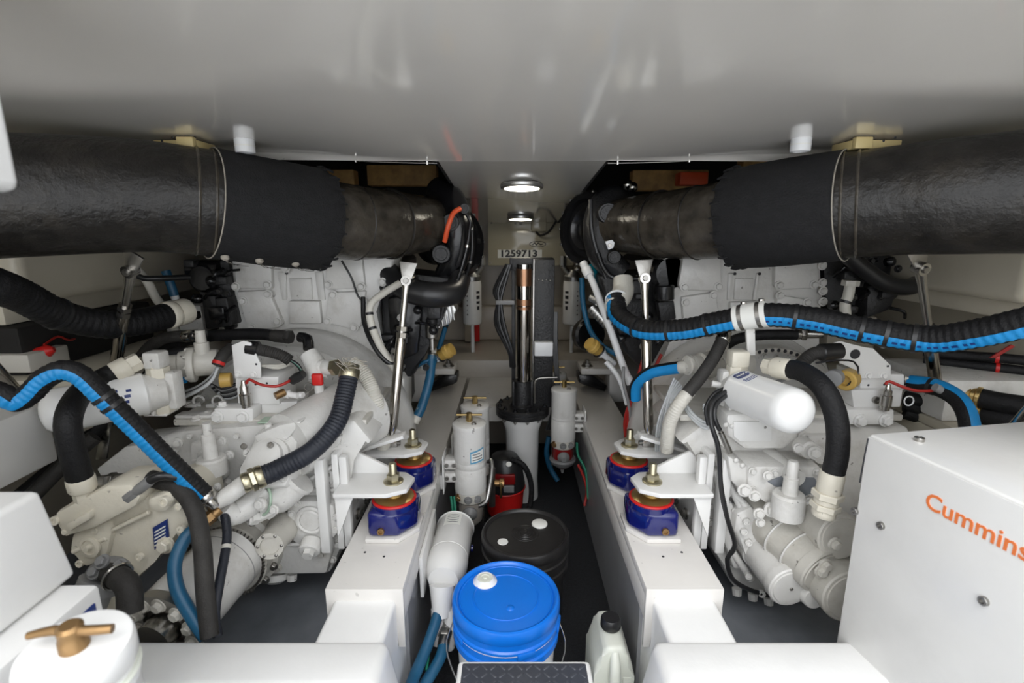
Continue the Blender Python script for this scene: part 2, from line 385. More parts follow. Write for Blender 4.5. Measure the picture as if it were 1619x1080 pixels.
# ================================================================== engine beds
for sx, nm in ((-1, 'left'), (1, 'right')):
    t = thing('engine_bed', 'long white steel capped engine bed on the %s of the aisle' % nm, 'engine bed', (sx*.42, 2.1, 0))
    MB().box2((sx*.338, .98, .0), (sx*.502, 3.118, .425), .014, 3).done('beam_core', 'gelcoat_white' , t)
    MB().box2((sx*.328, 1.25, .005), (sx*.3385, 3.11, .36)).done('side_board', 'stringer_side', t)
    MB().box2((sx*.318, 1.17, .430), (sx*.522, 3.11, .460), .004).done('cap_plate', 'stringer_paint', t)
    MB().box2((sx*.318, 1.17, .36), (sx*.330, 3.11, .432), .003).done('cap_flange', 'stringer_paint', t)
    MB().box2((sx*.510, 1.17, .36), (sx*.522, 3.11, .432), .003).done('cap_flange', 'stringer_paint', t)
    MB().prism([V((sx*.318,1.165,.459)), V((sx*.522,1.165,.459)), V((sx*.522,1.165,.33)), V((sx*.500,1.165,.33)), V((sx*.496,1.165,.405)), V((sx*.344,1.165,.405)), V((sx*.338,1.165,.28)), V((sx*.318,1.165,.28))], (0,.012,0), .003).done('end_plate', 'stringer_paint', t)
    for yy, xx in ((1.30,.40), (1.32,.46)): bolt(t, (sx*xx, yy, .460), Z, .004, 'print_black', 'round', 'rivet')
# ================================================================== exhausts
def exhaust(side, label, elbow, er, blanket, br, main, mr, hot):
    P = A(elbow); t = thing('exhaust_pipe', label, 'exhaust', P[-1])
    e = MB().tube(P, er, 32, .012).done('elbow', 'lagging_gloss', t)
    for q in (.10, .30, .52, .74): 
        pp, tg = along(P, q)
        MB().torus(pp, tg, er[min(len(er)-1, int(q*len(er)))]*.985, .0035, 36, 6).done('wrap_edge', 'lagging', e)
    B = A(blanket); q, R = catmull(B, br, .008); m = MB()
    b = MB(); vs = []; fs = []; n = 48; u = None; L = len(q)
    for i, p_ in enumerate(q):
        tg = (q[min(i+1, L-1)]-q[max(i-1, 0)]).normalized()
        u = frame(tg)[0] if u is None else (u-tg*u.dot(tg)).normalized(); w_ = tg.cross(u)
        d0 = i/(L-1); pucker = max(0, 1-d0/.16)
        for k in range(n):
            a = 2*PI*k/n
            rr = R[i]*(1 + pucker*.055*math.sin(a*15+i*.25+2*math.sin(3*a)) + .008*math.sin(3*a+i*.05))
            if i == 0: rr *= .80
            if i == 1: rr *= .93
            vs.append(p_ + (u*math.cos(a)+w_*math.sin(a))*rr)
    for i in range(L-1):
        for k in range(n): fs.append((i*n+k, i*n+(k+1) % n, (i+1)*n+(k+1) % n, (i+1)*n+k))
    fs.append(tuple(range(n))); fs.append(tuple((L-1)*n+k for k in range(n)))
    bl = MB().add(vs, fs).done('insulation_blanket', 'blanket', t)
    pp, tg = B[-1], (B[-1]-B[-2]).normalized()
    MB().torus(pp, tg, br[-1]*1.003, .0018, 48, 6).done('seam', 'thread', bl)
    for k in range(22):
        an = 2*PI*k/22; u, w_ = frame(tg); u0, w0 = frame(B[1]-B[0]); dd = u0*math.cos(an)+w0*math.sin(an); c0 = B[0]+(B[1]-B[0]).normalized()*.022+dd*br[0]*1.0
        MB().tube([c0-(B[1]-B[0]).normalized()*.016+dd*.001, c0+dd*.006, c0+(B[1]-B[0]).normalized()*.016+dd*.002], .0035, 6).done('lip_fold', 'blanket', bl)
    for k, fx in enumerate(hot):                    # lacing buttons on the lower front of the blanket
        pp, tg = along(B, fx); dn = V((0,-.55,-.84)); dn = (dn-tg*dn.dot(tg)).normalized(); c0 = pp+dn*br[1]*1.0
        lc = MB().lathe(c0-dn*.004, dn, [(0,.011),(.006,.011),(.010,.006)], 12).done('lacing_button', 'thread', bl)
        w1 = dn.cross(tg)*(1 if dn.cross(tg).z < 0 else -1)
        for j in (0, 1):
            MB().tube([c0+dn*.008, c0+dn*.014+tg*(.02+.015*j)*(-1)+w1*.012, c0+dn*.004+tg*(.05+.02*j)*(-1)+w1*(.022+.012*j)], .0009, 5).done('lacing_wire', 'steel', bl)
    Mn = A(main); mm = MB().tube(Mn, mr, 40, .02).done('outer_hose', 'lagging', t)
    for q_ in (.05, .11):
        pp, tg = along(Mn, q_); MB().torus(pp, tg, mr[0]*.995, .004, 40, 6).done('wrap_ridge', 'lagging_gloss', mm)
    return t
exL = exhaust('left', 'thick black lagged exhaust pipe running across the upper left',
    [(700,352,2.24), (672,354,2.10), (622,355,1.93), (565,353,1.80), (515,347,1.72), (480,342,1.66)], [.084,.106,.119,.125,.125,.122],
    [(512,348,1.715), (470,343,1.65), (420,336,1.585), (332,322,1.485)], [.158,.160,.158,.152],
    [(356,325,1.508), (250,313,1.42), (150,310,1.355), (0,311,1.27), (-170,314,1.18)], [.146,.143,.144,.145,.146], (.35, .65, .92))
exR = exhaust('right', 'thick black lagged exhaust pipe running across the upper right',
    [(955,354,2.24), (985,356,2.10), (1040,356,1.93), (1100,353,1.80), (1150,347,1.72), (1190,342,1.66)], [.084,.105,.117,.123,.124,.122],
    [(1158,347,1.715), (1200,342,1.65), (1250,336,1.585), (1338,326,1.485)], [.157,.159,.158,.152],
    [(1314,328,1.508), (1420,318,1.42), (1500,312,1.355), (1640,304,1.27), (1800,302,1.18)], [.146,.143,.144,.145,.146], ())
def strut(label, top, bot, r, flip=1, group=None, lower=True):
    a = at(*top); b = at(*bot); d = (b-a).normalized(); L = (b-a).length
    t = thing('exhaust_strut', label, 'strut', b, group)
    side = d.cross(Yv).normalized(); nrm = side.cross(d)
    MB().prism([a-d*.02+side*.032+nrm*-.004, a-d*.02-side*.032+nrm*-.004, a+d*.05-side*.014+nrm*-.004, a+d*.065+nrm*-.004, a+d*.05+side*.014+nrm*-.004], nrm*.007, .002).done('bracket_plate', 'steel_dark', t)
    e = MB(); e.lathe(a+d*.045+nrm*-.016, nrm, [(0,.018),(.03,.018)], 20); e.lathe(a+d*.05, d, [(0,.016),(.05,.0115),(L*.32,.0105)], 16); e.done('threaded_rod', 'steel', t)
    MB().lathe(a+d*.045+nrm*-.022, nrm, [(0,.0085),(.004,.010),(.038,.010),(.042,.0085)], 14).done('pin', 'steel_dark', t)
    m = MB(); m.lathe(a+d*(L*.33), d, [(0,.019),(.016,.019)], 6); m.lathe(a+d*(L*.33+.022), d, [(0,.019),(.018,.019)], 6); m.done('lock_nut', 'steel', t)
    MB().lathe(a+d*(L*.33+.04), d, [(0,r*.85),(.014,r),(L*.67-.10,r),(L*.67-.085,r*.85)], 20).done('tube', 'chrome', t)
    if lower:
        m = MB(); m.lathe(b-d*.045, d, [(0,.012),(.03,.012)], 12); m.box(b, (.05,.03,.05), .006); m.done('lower_clevis', 'steel', t)
        MB().lathe(b-X*.036, X, [(0,.009),(.07,.009)], 10).done('pin', 'steel_dark', t)
    return t
strut('polished steel strut under the left exhaust elbow', (645,424,1.80), (618,700,1.70), .0175)
strut('polished steel strut under the right exhaust elbow', (1018,420,1.80), (1026,700,1.70), .0175)
strut('polished steel strut behind the upper left black hose', (210,408,1.42), (178,610,1.62), .0175)
strut('polished steel strut crossing behind the right striped hose', (1452,402,1.40), (1492,700,1.62), .0175)
# ================================================================== engines (black blocks behind white flywheel housings)
def engine(sx, label, outline, plates, bolts, centre, recess):
    c = at(*centre); t = thing('marine_engine', label, 'engine', (c.x, 2.5, .4))
    MB().box2((c.x-.30, 2.16, .42), (c.x+.30, 3.02, 1.12), .04).done('engine_block', 'black_cast', t)
    for s in (-1, 1):
        MB().box((c.x+s*.17, 2.62, 1.17), (.22, .80, .22), .03, Matrix.Rotation(s*.5, 3, 'Y')).done('cylinder_bank', 'black_cast', t)
        for k in range(4): MB().box((c.x+s*.20, 2.34+k*.19, 1.29), (.18, .15, .06), .02, Matrix.Rotation(s*.5, 3, 'Y')).done('rocker_cover', 'black_gloss', t)
    h = plate_px(outline, 2.0, .16, .012).done('flywheel_housing', 'enamel', t)
    for pl in plates: plate_px(pl, 1.978, .03, .006).done('cover_plate', 'enamel', h)
    for rc in recess: plate_px(rc, 1.992, .012, .004).done('rib', 'enamel', h)
    for x, y in bolts: bolt(h, at(x, y, 1.977), -Yv, .0125)
    r = pm(168, centre[0], centre[1], 1.86)
    q = at(centre[0], centre[1], 1.80)
    b = MB(); b.lathe(q, Yv, [(0,r*.80), (.0,r*.93), (.015,r*.965), (.10,r*.98), (.13,r*1.03), (.185,r*1.05), (.20,r*1.03)], 64); b.clampz(.468).done('bell_housing', 'enamel', t)
    for k in range(26):
        a = math.radians(5+k*7.0); bolt(t, q+V((math.cos(a)*r*.885, -.001, math.sin(a)*r*.885)), -Yv, .0085)
    return t, h
LO = [(364,400), (628,400), (612,440), (590,492), (600,540), (640,600), (640,660), (350,660), (345,590), (372,540), (366,470)]
LP = [[(370,404), (428,404), (430,457), (372,456)],
      [(374,461), (424,459), (447,512), (440,518), (396,524), (390,516)],
      [(514,412), (572,404), (577,456), (515,458)],
      [(519,463), (578,460), (570,516), (562,522), (513,510)],
      [(455,476), (505,476), (508,512), (457,512)]]
LB = [(373,453), (423,450), (384,476), (424,465), (398,518), (439,508), (519,450), (571,453), (527,466), (574,476), (518,508), (560,518), (452,424), (605,446)]
engL, housL = engine(-1, 'left engine, black block behind a white flywheel housing with cover plates', LO, LP, LB, (462,712,1.86),
    [[(456,440), (492,440), (494,474), (460,474)], [(497,430), (510,430), (514,475), (503,475)], [(438,430), (452,430), (453,475), (446,475)]])
RO = [(1045,400), (1296,400), (1302,470), (1290,545), (1320,600), (1320,660), (1020,660), (1030,600), (1064,540), (1060,470)]
RP = [[(1080,408), (1140,408), (1142,456), (1136,460), (1078,459), (1073,452)],
      [(1078,470), (1132,462), (1140,512), (1082,520)],
      [(1226,418), (1292,412), (1296,440), (1288,456), (1234,458), (1225,452)],
      [(1230,466), (1278,474), (1282,510), (1224,512)],
      [(1155,478), (1206,476), (1206,500), (1154,500)]]
RB = [(1082,454), (1136,453), (1084,478), (1128,467), (1232,451), (1287,450), (1233,467), (1276,478), (1300,447), (1301,460), (1301,477), (1300,420)]
engR, housR = engine(1, 'right engine, black block behind a white flywheel housing with cover plates', RO, RP, RB, (1190,712,1.86),
    [[(1163,440), (1192,440), (1190,474), (1160,474)], [(1197,432), (1202,432), (1196,475), (1190,475)], [(1152,432), (1160,432), (1156,475), (1150,475)]])
for x, y in ((453,432), (460,480), (498,480), (461,503), (500,503)): bolt(housL, at(x, y, 1.984), -Yv, .006, 'print_black', 'round', 'bolt_hole')
for x, y in ((1162,433), (1201,433), (1157,482)): bolt(housR, at(x, y, 1.984), -Yv, .006, 'print_black', 'round', 'bolt_hole')
# black ancillaries hung on the engines
def lump(t, name, m, pts, Y, d, bev=.008): return plate_px(pts, Y, d, bev).done(name, m, t)
lump(engL, 'side_cover', 'black_cast', [(300,412), (362,412), (368,470), (372,520), (330,522), (318,470)], 1.98, .2)
lump(engL, 'pump_body', 'black_cast', [(318,474), (358,470), (368,515), (325,522)], 1.93, .1)
MB().lathe(at(318,440,1.94), Yv, [(0,.045), (.01,.055), (.08,.055)], 24).done('pulley', 'black_gloss', engL)
MB().lathe(at(300,425,1.98), X, [(0,.035), (.12,.035)], 18).done('pipe_stub', 'black_gloss', engL)
MB().box(at(345,495,1.92), (.06,.03,.05), .006).done('terminal_block', 'black_gloss', engL)
lump(engL, 'coolant_housing', 'black_cast', [(598,450), (640,430), (720,440), (700,500), (672,560), (650,600), (622,592), (606,530)], 2.05, .22, .02)
lump(engL, 'coolant_cover', 'black_gloss', [(612,470), (650,462), (668,480), (660,560), (630,572), (615,520)], 2.02, .06, .012)
MB().tube(A([(610,428,2.05), (640,455,1.98), (680,466,1.96), (716,462,2.0), (728,440,2.08)]), [.045,.048,.05,.048,.042], 22).done('air_elbow', 'black_plastic', engL)
MB().lathe(at(646,452,1.975), (at(680,466,1.96)-at(646,452,1.975)), [(0,.052), (.014,.053), (.018,.050)], 24).done('hose_clamp', 'steel', engL)
lump(engL, 'finned_cooler', 'aluminium', [(686,482), (712,474), (722,490), (712,512), (692,520)], 2.15, .1, .006)
for k in range(5): MB().cyl(at(688+k*6,482-k*2,2.14), at(694+k*6,518-k*3,2.14), .004, n=8).done('fin', 'aluminium', engL)
lump(engR, 'coolant_housing', 'black_cast', [(945,435), (1045,430), (1060,470), (1062,560), (1030,600), (990,560), (965,500)], 2.08, .2, .02)
MB().lathe(at(1062,432,2.0), Yv, [(0,.060), (.012,.070), (.09,.070)], 28).done('pulley', 'black_gloss', engR)
MB().cyl(at(1050,450,1.97), at(1050,475,1.97), .038, n=20, bev=.005).done('canister', 'black_gloss', engR)
MB().tube(A([(945,400,2.0), (955,425,1.98), (972,440,1.96), (1010,441,1.95)]), .010, 10).done('coolant_pipe', 'black_gloss', engR)
lump(engR, 'terminal_box', 'black_cast', [(1040,478), (1066,474), (1070,505), (1045,510)], 1.98, .05)
lump(engR, 'side_cover', 'black_cast', [(1302,408), (1400,400), (1440,420), (1420,470), (1380,500), (1330,505), (1305,480)], 2.02, .2)
MB().tube(A([(1335,398,1.86), (1365,425,1.86), (1405,450,1.86), (1445,452,1.88), (1455,430,1.98)]), .030, 18).done('air_elbow', 'black_plastic', engR)
lump(engR, 'pump_body', 'black_cast', [(1372,452), (1424,446), (1410,490), (1370,505)], 1.95, .1, .014)
for x, y in ((1352,440), (1350,470), (1420,425), (1392,470)): bolt(engR, at(x, y, 1.95), -Yv, .010, 'black_gloss')
# ------------------------------------------------------------------ turbochargers
def turbo(label, c, rp, ax):
    q = at(*c); r = pm(rp, *c); ax = V(ax).normalized(); t = thing('turbocharger', label, 'turbocharger', q-V((0,0,r)))
    MB().lathe(q, ax, [(-.09,r*.55), (-.07,r*.8), (-.03,r*.95), (0,r*.98), (.012,r*.94), (.012,r*.80), (-.01,r*.74), (-.012,r*.60), (.0,r*.56), (-.02,r*.42), (-.06,r*.34)], 40).done('compressor_housing', 'black_gloss', t)
    MB().torus(q+ax*-.008, ax, r*.985, r*.045, 48, 8).done('v_band', 'steel_dark', t)
    MB().lathe(q-ax*.055, ax, [(0,r*.34), (.02,r*.30), (.045,r*.10), (.05,r*.03)], 20).done('wheel_hub', 'steel_dark', t)
    for k in range(14):
        a = 2*PI*k/14; u, w_ = frame(ax); d = u*math.cos(a)+w_*math.sin(a)
        bolt(t, q+d*r*.99+ax*.004, ax, r*.035, 'steel_dark')
    MB().ball(q-ax*.15, r*.62, 20, 12, (1,1,1)).done('bearing_housing', 'black_cast', t)
    return t
tbL = turbo('left black turbocharger beside the orange hose', (728,384,2.34), 56, (.80,-.60,.05))
tbR = turbo('right black turbocharger beside the white elbow clamp tab', (925,362,2.30), 58, (-.80,-.60,.05))
MB().tube(A([(690,300,2.22), (712,318,2.16), (722,352,2.10), (722,400,2.10), (706,436,2.12)]), [.055,.062,.060,.055,.050], 20).done('inlet_elbow', 'black_gloss', tbL)
for (x, y, r_) in ((697,402,.038), (712,352,.035), (734,330,.02)): MB().lathe(at(x,y,2.03), Yv, [(0,r_*.5), (0,r_*.62), (.006,r_*.66), (.006,r_*.9), (.012,r_), (.07,r_)], 24).done('round_cover', 'black_cast', tbL)
for (x, y, r_) in ((962,337,.040), (972,407,.026)): MB().lathe(at(x,y,2.03), Yv, [(0,r_*.5), (0,r_*.72), (.006,r_*.75), (.006,r_*.92), (.012,r_), (.07,r_)], 26).done('round_cover', 'black_cast', tbR)
MB().tube(A([(990,318,2.24), (962,318,2.18), (946,352,2.14), (952,400,2.12), (980,432,2.12)]), [.05,.06,.062,.06,.055], 20).done('inlet_elbow', 'black_cast', tbR)
tag(MB().tube(A([(727,330,2.0), (716,338,1.97), (708,360,1.96), (703,382,1.98)]), .0095, 12).done('silicone_hose', 'orange'), 'short bright orange hose curving over the left turbocharger', 'hose')
for k, pts in enumerate(([(744,352,2.02), (738,392,2.0), (726,436,2.0), (712,470,2.02)], [(731,330,2.05), (744,352,2.04), (746,400,2.04), (736,440,2.06)])):
    hose('braided_line', ('black braided line down the face of the left turbocharger', 'thin black line down the inboard rim of the left turbocharger')[k], pts, .008, 'black_gloss', cat='hose', ties=(.3,.75), tie_m='steel')
hose('braided_line', 'black line running down the face of the right turbocharger', [(934,316,2.02), (935,360,2.0), (944,400,2.0), (958,440,2.0)], .009, 'black_plastic', ties=(.1,.7))
for sx, tb, pts in ((-1, tbL, [(700,298,2.2), (706,306,2.16), (712,304,2.16)]), (1, tbR, [(985,300,2.2), (992,292,2.16), (1000,296,2.16)])):
    m = MB(); [m.ball(at(*p_), .022, 10, 6) for p_ in pts]; m.done('v_clamp', 'steel', tb)
t = thing('clamp_tab', 'small white clamp tab with bolt hole at the right exhaust elbow mouth', 'clamp', at(964,388,1.98))
MB().prism(A([(957,382,1.97), (968,379,1.97), (972,384,1.97), (970,392,1.97), (962,395,1.97)]), (0,.01,0), .002).done('tab', 'plastic_white', t)
bolt(t, at(964,388,1.968), -Yv, .008, 'steel_dark', 'cap')
# ================================================================== left gearbox
gL = thing('marine_gearbox', 'white painted gearbox in front of the left engine, shaft flange at its foot', 'gearbox', at(460,918,1.5))
def G(pts, Y, d, bev, name, m='enamel', par=None): return plate_px(pts, Y, d, bev).done(name, m, par or gL)
case = G([(250,692), (292,682), (420,672), (560,664), (590,700), (552,722), (548,848), (522,908), (398,912), (380,862), (312,802), (250,780)], 1.46, .36, .016, 'gear_case')
G([(300,700), (352,700), (356,760), (318,775), (300,760)], 1.43, .05, .010, 'side_boss', par=case)
G([(452,806), (470,792), (508,792), (528,800), (536,842), (512,872), (470,866), (446,842)], 1.425, .05, .016, 'lower_cover', par=case)
G([(402,866), (528,862), (516,908), (400,910)], 1.435, .05, .010, 'sump', par=case)
G([(513,744), (522,744), (527,748), (527,764), (520,770), (511,768)], 1.452, .02, .006, 'inspection_plate', par=case)
for x, y in ((519,751), (519,764)): bolt(case, at(x,y,1.451), -Yv, .006, 'steel_dark', 'cap')
MB().lathe(at(492,822,1.424), -Yv, [(0,.048), (.006,.047), (.009,.040), (.006,.034), (.008,.032), (.010,.030)], 36).done('round_cap', 'enamel', case)
m = MB(); m.lathe(at(494,858,1.425), V((0,-1,-.35)), [(0,.034), (.03,.033), (.034,.028)], 24); m.lathe(at(494,858,1.425)+V((0,-.032,-.011)), V((0,-1,-.35)), [(0,.018), (.016,.018)], 6); m.done('drain_plug', 'enamel', case)
a = at(450,832,1.44); b = at(426,864,1.31)
MB().lathe(a, b-a, [(0,.046), (.05,.044), (.06,.040), ((b-a).length,.039), ((b-a).length,.027), ((b-a).length-.006,.026)], 28).done('shift_cylinder', 'enamel_dirty', case)
for k in range(6):
    an = k*PI/3; u, w_ = frame(b-a); bolt(case, b+(u*math.cos(an)+w_*math.sin(an))*.033, b-a, .005, 'steel_dark', 'round')
for x, y in ((455,826), (448,800), (436,870), (428,896), (480,862), (508,876), (402,832), (410,858), (414,880), (408,896), (440,897)): bolt(case, at(x,y,1.435), -Yv, .010, 'enamel_dirty')
m = MB(); m.lathe(at(436,906,1.46), V((0,-.4,-1)), [(0,.040), (.02,.038), (.03,.024)], 12); m.lathe(at(404,908,1.46), V((0,-.3,-1)), [(0,.018), (.025,.016)], 8); m.lathe(at(462,908,1.46), V((0,-.3,-1)), [(0,.016), (.02,.015)], 8); m.done('sump_plug', 'enamel', case)
# clutch cover with ears and its tilted round face
ax = V((-.10,-.78,.62)).normalized(); q = at(425,728,1.37); u, w_ = frame(ax)
m = MB(); m.prism([q+u*x_+w_*y_ for x_, y_ in ((-.085,-.03), (-.06,.075), (-.02,.095), (.03,.092), (.07,.06), (.085,0), (.07,-.07), (-.06,-.08))], -ax*.05, .008); m.done('cover_flange', 'enamel', case)
MB().lathe(q, ax, [(-.1,.070), (.0,.066), (.012,.064), (.016,.052), (.03,.050), (.034,.040)], 36).done('clutch_cover', 'enamel', case)
for k in range(7):
    an = .2+k*.9; bolt(case, q+(u*math.cos(an)+w_*math.sin(an))*.077, ax, .008, 'enamel')
for x, y in ((386,706), (428,704)): bolt(case, at(x,y,1.36), ax, .0085, 'steel_dark', 'cap')
MB().lathe(at(455,705,1.43), at(560,655,1.66)-at(455,705,1.43), [(0,.10), (.05,.105), (.30,.13)], 36).done('bell_cone', 'enamel', case)
G([(398,690), (440,672), (480,664), (452,700), (410,708)], 1.40, .10, .012, 'top_rib', par=case)
m = MB(); m.lathe(at(425,682,1.43), Z, [(0,.020), (.008,.020), (.010,.010), (.024,.010)], 14); m.lathe(at(436,671,1.47), Z, [(0,.012), (.016,.012)], 6); m.done('breather', 'enamel', case)
# dipstick post
m = MB(); b = at(337,748,1.37); m.lathe(b, Z, [(0,.040), (.045,.040), (.05,.036), (.05,.020), (.12,.018), (.122,.013), (.155,.012)], 20); m.done('dipstick_post', 'enamel', case)
for x, y in ((320,716), (362,720), (281,700), (350,697)): bolt(case, at(x,y,1.42), -Yv, .011, 'enamel')
# top deck of the case
tz = at(420,672,1.46).z
MB().box2((at(262,690,1.46).x, 1.50, tz-.02), (at(575,690,1.46).x, 1.84, tz+.002), .006).done('case_deck', 'enamel_dirty', gL)
for x, y in ((300,640), (330,655), (310,662)): bolt(gL, atz(x, y, tz+.002), Z, .012, 'enamel')
MB().box(atz(315,656,tz+.006), (.13,.04,.012), .003).done('deck_plate', 'enamel', gL)
tag(MB().box(atz(426,664,tz+.004), (.05,.05,.004), .001).done('coolant_stain', 'green_stain'), 'pale green coolant stain on the left gearbox deck', 'stain')
# output flange and shaft tube
q = at(372,872,1.40)
MB().lathe(q, Yv, [(-.05,.105), (-.045,.118), (-.01,.120), (.0,.132), (.06,.135)], 48).done('output_flange', 'enamel_dirty', gL)
tr = MB()
for k in range(60):
    an = 2*PI*k/60; tr.box(q+V((math.cos(an)*.112, -.056, math.sin(an)*.112)), (.007,.012,.004), 0, Matrix.Rotation(-an, 3, 'Y'))
o = tr.done('gear_ring', 'steel_dark', gL); o['kind'] = 'stuff'
for k in range(14): an = 2*PI*k/14+.1; bolt(gL, q+V((math.cos(an)*.127, -.012, math.sin(an)*.127)), -Yv, .0095, 'steel_dark')
sh = thing('shaft_coupling', 'white tubular shaft coupling with bolted end flange at lower left', 'coupling', at(265,1000,1.12))
a = at(368,876,1.34); b = at(272,980,1.12)
MB().lathe(a, b-a, [(0,.085), (.004,.096), ((b-a).length-.004,.096), ((b-a).length,.09)], 44).done('coupling_tube', 'enamel', sh)
MB().torus(a+(b-a)*.16, b-a, .0962, .0012, 44, 5).done('coupling_seam', 'grey_plastic', sh)
MB().lathe(b, b-a, [(-.002,.098), (.022,.100), (.024,.096), (.024,.06), (.012,.058)], 44).done('end_flange', 'steel_dark', sh)
u, w_ = frame(b-a)
for k in range(10): an = 2*PI*k/10+.2; bolt(sh, b+(b-a).normalized()*.024+(u*math.cos(an)+w_*math.sin(an))*.078, b-a, .014, 'enamel_dirty')
MB().lathe(b, b-a, [(0,.045), (.06,.045)], 24).done('propeller_shaft', 'steel', sh)
# oil manifold with fittings in front of the left gearbox
mf = thing('oil_manifold', 'white painted pipe manifold where striped and black hoses meet', 'manifold', at(370,800,1.28))
m = MB(); P = A([(336,798,1.24), (360,784,1.26), (384,766,1.28), (400,756,1.28)]); m.tube(P, [.018,.024,.024,.020], 18); m.done('tee_body', 'enamel', mf)
m = MB(); m.tube(A([(352,802,1.27), (368,812,1.29), (392,800,1.32), (420,778,1.36)]), [.024,.034,.034,.030], 20); m.done('elbow', 'enamel', mf)
m = MB(); m.tube(A([(410,800,1.34), (440,790,1.36), (470,762,1.38)]), [.022,.040,.044], 22); m.lathe(at(470,762,1.38), at(480,752,1.38)-at(440,790,1.36), [(0,.05), (.012,.05)], 24); m.done('pump_cover', 'enamel', mf)
m = MB(); m.tube(A([(392,822,1.31), (410,818,1.33), (432,806,1.35)]), .015, 14); m.lathe(at(396,820,1.31), at(410,818,1.33)-at(396,820,1.31), [(0,.019), (.02,.019)], 6); m.lathe(at(420,813,1.34), at(432,806,1.35)-at(420,813,1.34), [(0,.019), (.02,.019)], 6); m.done('banjo_pipe', 'enamel', mf)
for x, y, r_ in ((344,770,.008), (412,797,.013), (434,806,.010), (376,778,.008)): bolt(mf, at(x,y,1.30), (-.2,-1,.2), r_, 'enamel')
MB().torus(at(415,790,1.345), (-.6,-.8,.3), .043, .004, 30, 6).done('gasket', 'green_stain', mf)
# ================================================================== left hydraulic pump
hp = thing('hydraulic_pump', 'cream cast hydraulic pump with dark nameplate at lower left', 'pump', at(200,920,1.2))
def H(pts, Y, d, bev, name, m='enamel_cream', par=None): return plate_px(pts, Y, d, bev).done(name, m, par or hp)
hb = H([(112,838), (160,815), (215,790), (272,768), (292,790), (300,826), (288,850), (236,882), (214,915), (205,930), (178,928), (120,872)], 1.20, .18, .022, 'pump_body')
H([(84,812), (168,768), (206,766), (222,786), (214,802), (150,836), (104,850), (90,836)], 1.16, .12, .012, 'valve_block')
H([(102,830), (142,808), (142,822), (108,842)], 1.145, .04, .006, 'valve_lug')
H([(112,846), (165,822), (178,838), (168,880), (134,900), (108,872)], 1.185, .03, .012, 'front_boss')
H([(228,790), (268,776), (276,792), (262,812), (236,812)], 1.175, .05, .016, 'upper_boss')
MB().lathe(at(144,864,1.185), (-.1,-1,.1), [(0,.028), (.006,.028), (.008,.020), (.004,.018), (.004,.008), (.016,.007)], 24).done('port_plug', 'enamel_cream', hp)
for x, y, r_ in ((262,792,.013), (90,822,.012), (105,840,.008), (262,862,.016), (130,812,.007)): bolt(hp, at(x,y,1.165 if y < 850 else 1.19), (-.1,-1,.1), r_, 'enamel_cream', 'cap' if y < 830 else 'hex')
np_ = MB().prism(A([(241,835,1.192), (263,822,1.192), (266,850,1.192), (244,870,1.192)]), (0,.006,0), .001).done('nameplate', 'print_navy', hp)
for k in range(5):
    MB().prism(A([(244,841+k*5.4,1.1905), (261,831+k*5.4,1.1905), (261.5,833+k*5.4,1.1905), (244.5,843+k*5.4,1.1905)]), (0,.001,0)).done('nameplate_line', 'label_white', np_)
MB().lathe(at(190,932,1.16), Z, [(-.14,.03), (0,.035), (.02,.035)], 16).done('pump_foot', 'enamel_cream', hp)
# grey elbow fitting at its foot
ef = thing('pipe_elbow', 'grey painted pipe elbow below the cream hydraulic pump', 'pipe fitting', at(190,960,1.05))
m = MB(); m.ball(at(172,905,1.10), .045, 16, 10, (1.1,.9,.8)); m.lathe(at(160,915,1.08), (-.3,-.5,-1), [(0,.045), (.03,.045), (.03,.036), (.07,.036)], 20); m.done('elbow_body', 'grey_plastic', ef)
MB().tube(A([(170,905,1.08), (186,912,1.04), (203,928,1.02), (206,968,1.0)]), [.022,.026,.026,.026], 18).done('elbow_hose', 'hose_grey', ef)
m = MB(); m.torus(at(186,912,1.04), at(203,928,1.02)-at(180,908,1.05), .030, .004, 24, 6); m.done('clamp', 'steel', ef)
for x, y in ((162,888), (190,895), (150,905)): bolt(ef, at(x,y,1.06), (-.1,-.7,.7), .012, 'grey_plastic')
# ================================================================== right gearbox
gR = thing('marine_gearbox', 'white painted gearbox in front of the right engine, cylinders pointing down right', 'gearbox', at(1200,940,1.5))
def K(pts, Y, d, bev, name, m='enamel', par=None): return plate_px(pts, Y, d, bev).done(name, m, par or gR)
case = K([(1072,700), (1110,672), (1230,664), (1440,676), (1440,960), (1235,955), (1215,948), (1160,930), (1130,870), (1118,836), (1112,722)], 1.48, .34, .016, 'gear_case')
K([(1148,655), (1262,650), (1264,690), (1242,712), (1178,712), (1150,690)], 1.42, .14, .016, 'control_box', par=case)
K([(1160,667), (1220,667), (1220,698), (1170,698), (1160,690)], 1.415, .006, .001, 'data_plate', 'enamel_clean', par=case)
bolt(case, at(1210,676,1.414), -Yv, .004, 'steel_dark', 'round')
for x, y in ((1148,672), (1158,674)): bolt(case, at(x,y,1.419), -Yv, .008, 'enamel', 'round')
K([(1182,737), (1300,738), (1300,800), (1250,812), (1215,790), (1182,782)], 1.37, .16, .012, 'valve_body', par=case)
K([(1150,720), (1182,738), (1182,790), (1156,760)], 1.38, .12, .008, 'valve_side', par=case)
for x, y in ((1164,728), (1174,736)): bolt(case, at(x,y,1.376), -Yv, .008, 'enamel', 'round')
MB().lathe(at(1215,718,1.48), at(1240,740,1.40)-at(1215,718,1.48), [(0,.026), (.14,.026)], 20).done('oil_gallery', 'enamel', case)
K([(1212,762), (1240,752), (1290,756), (1300,780), (1290,795), (1225,770)], 1.366, .03, .006, 'port_recess', 'bilge_grey', par=case)
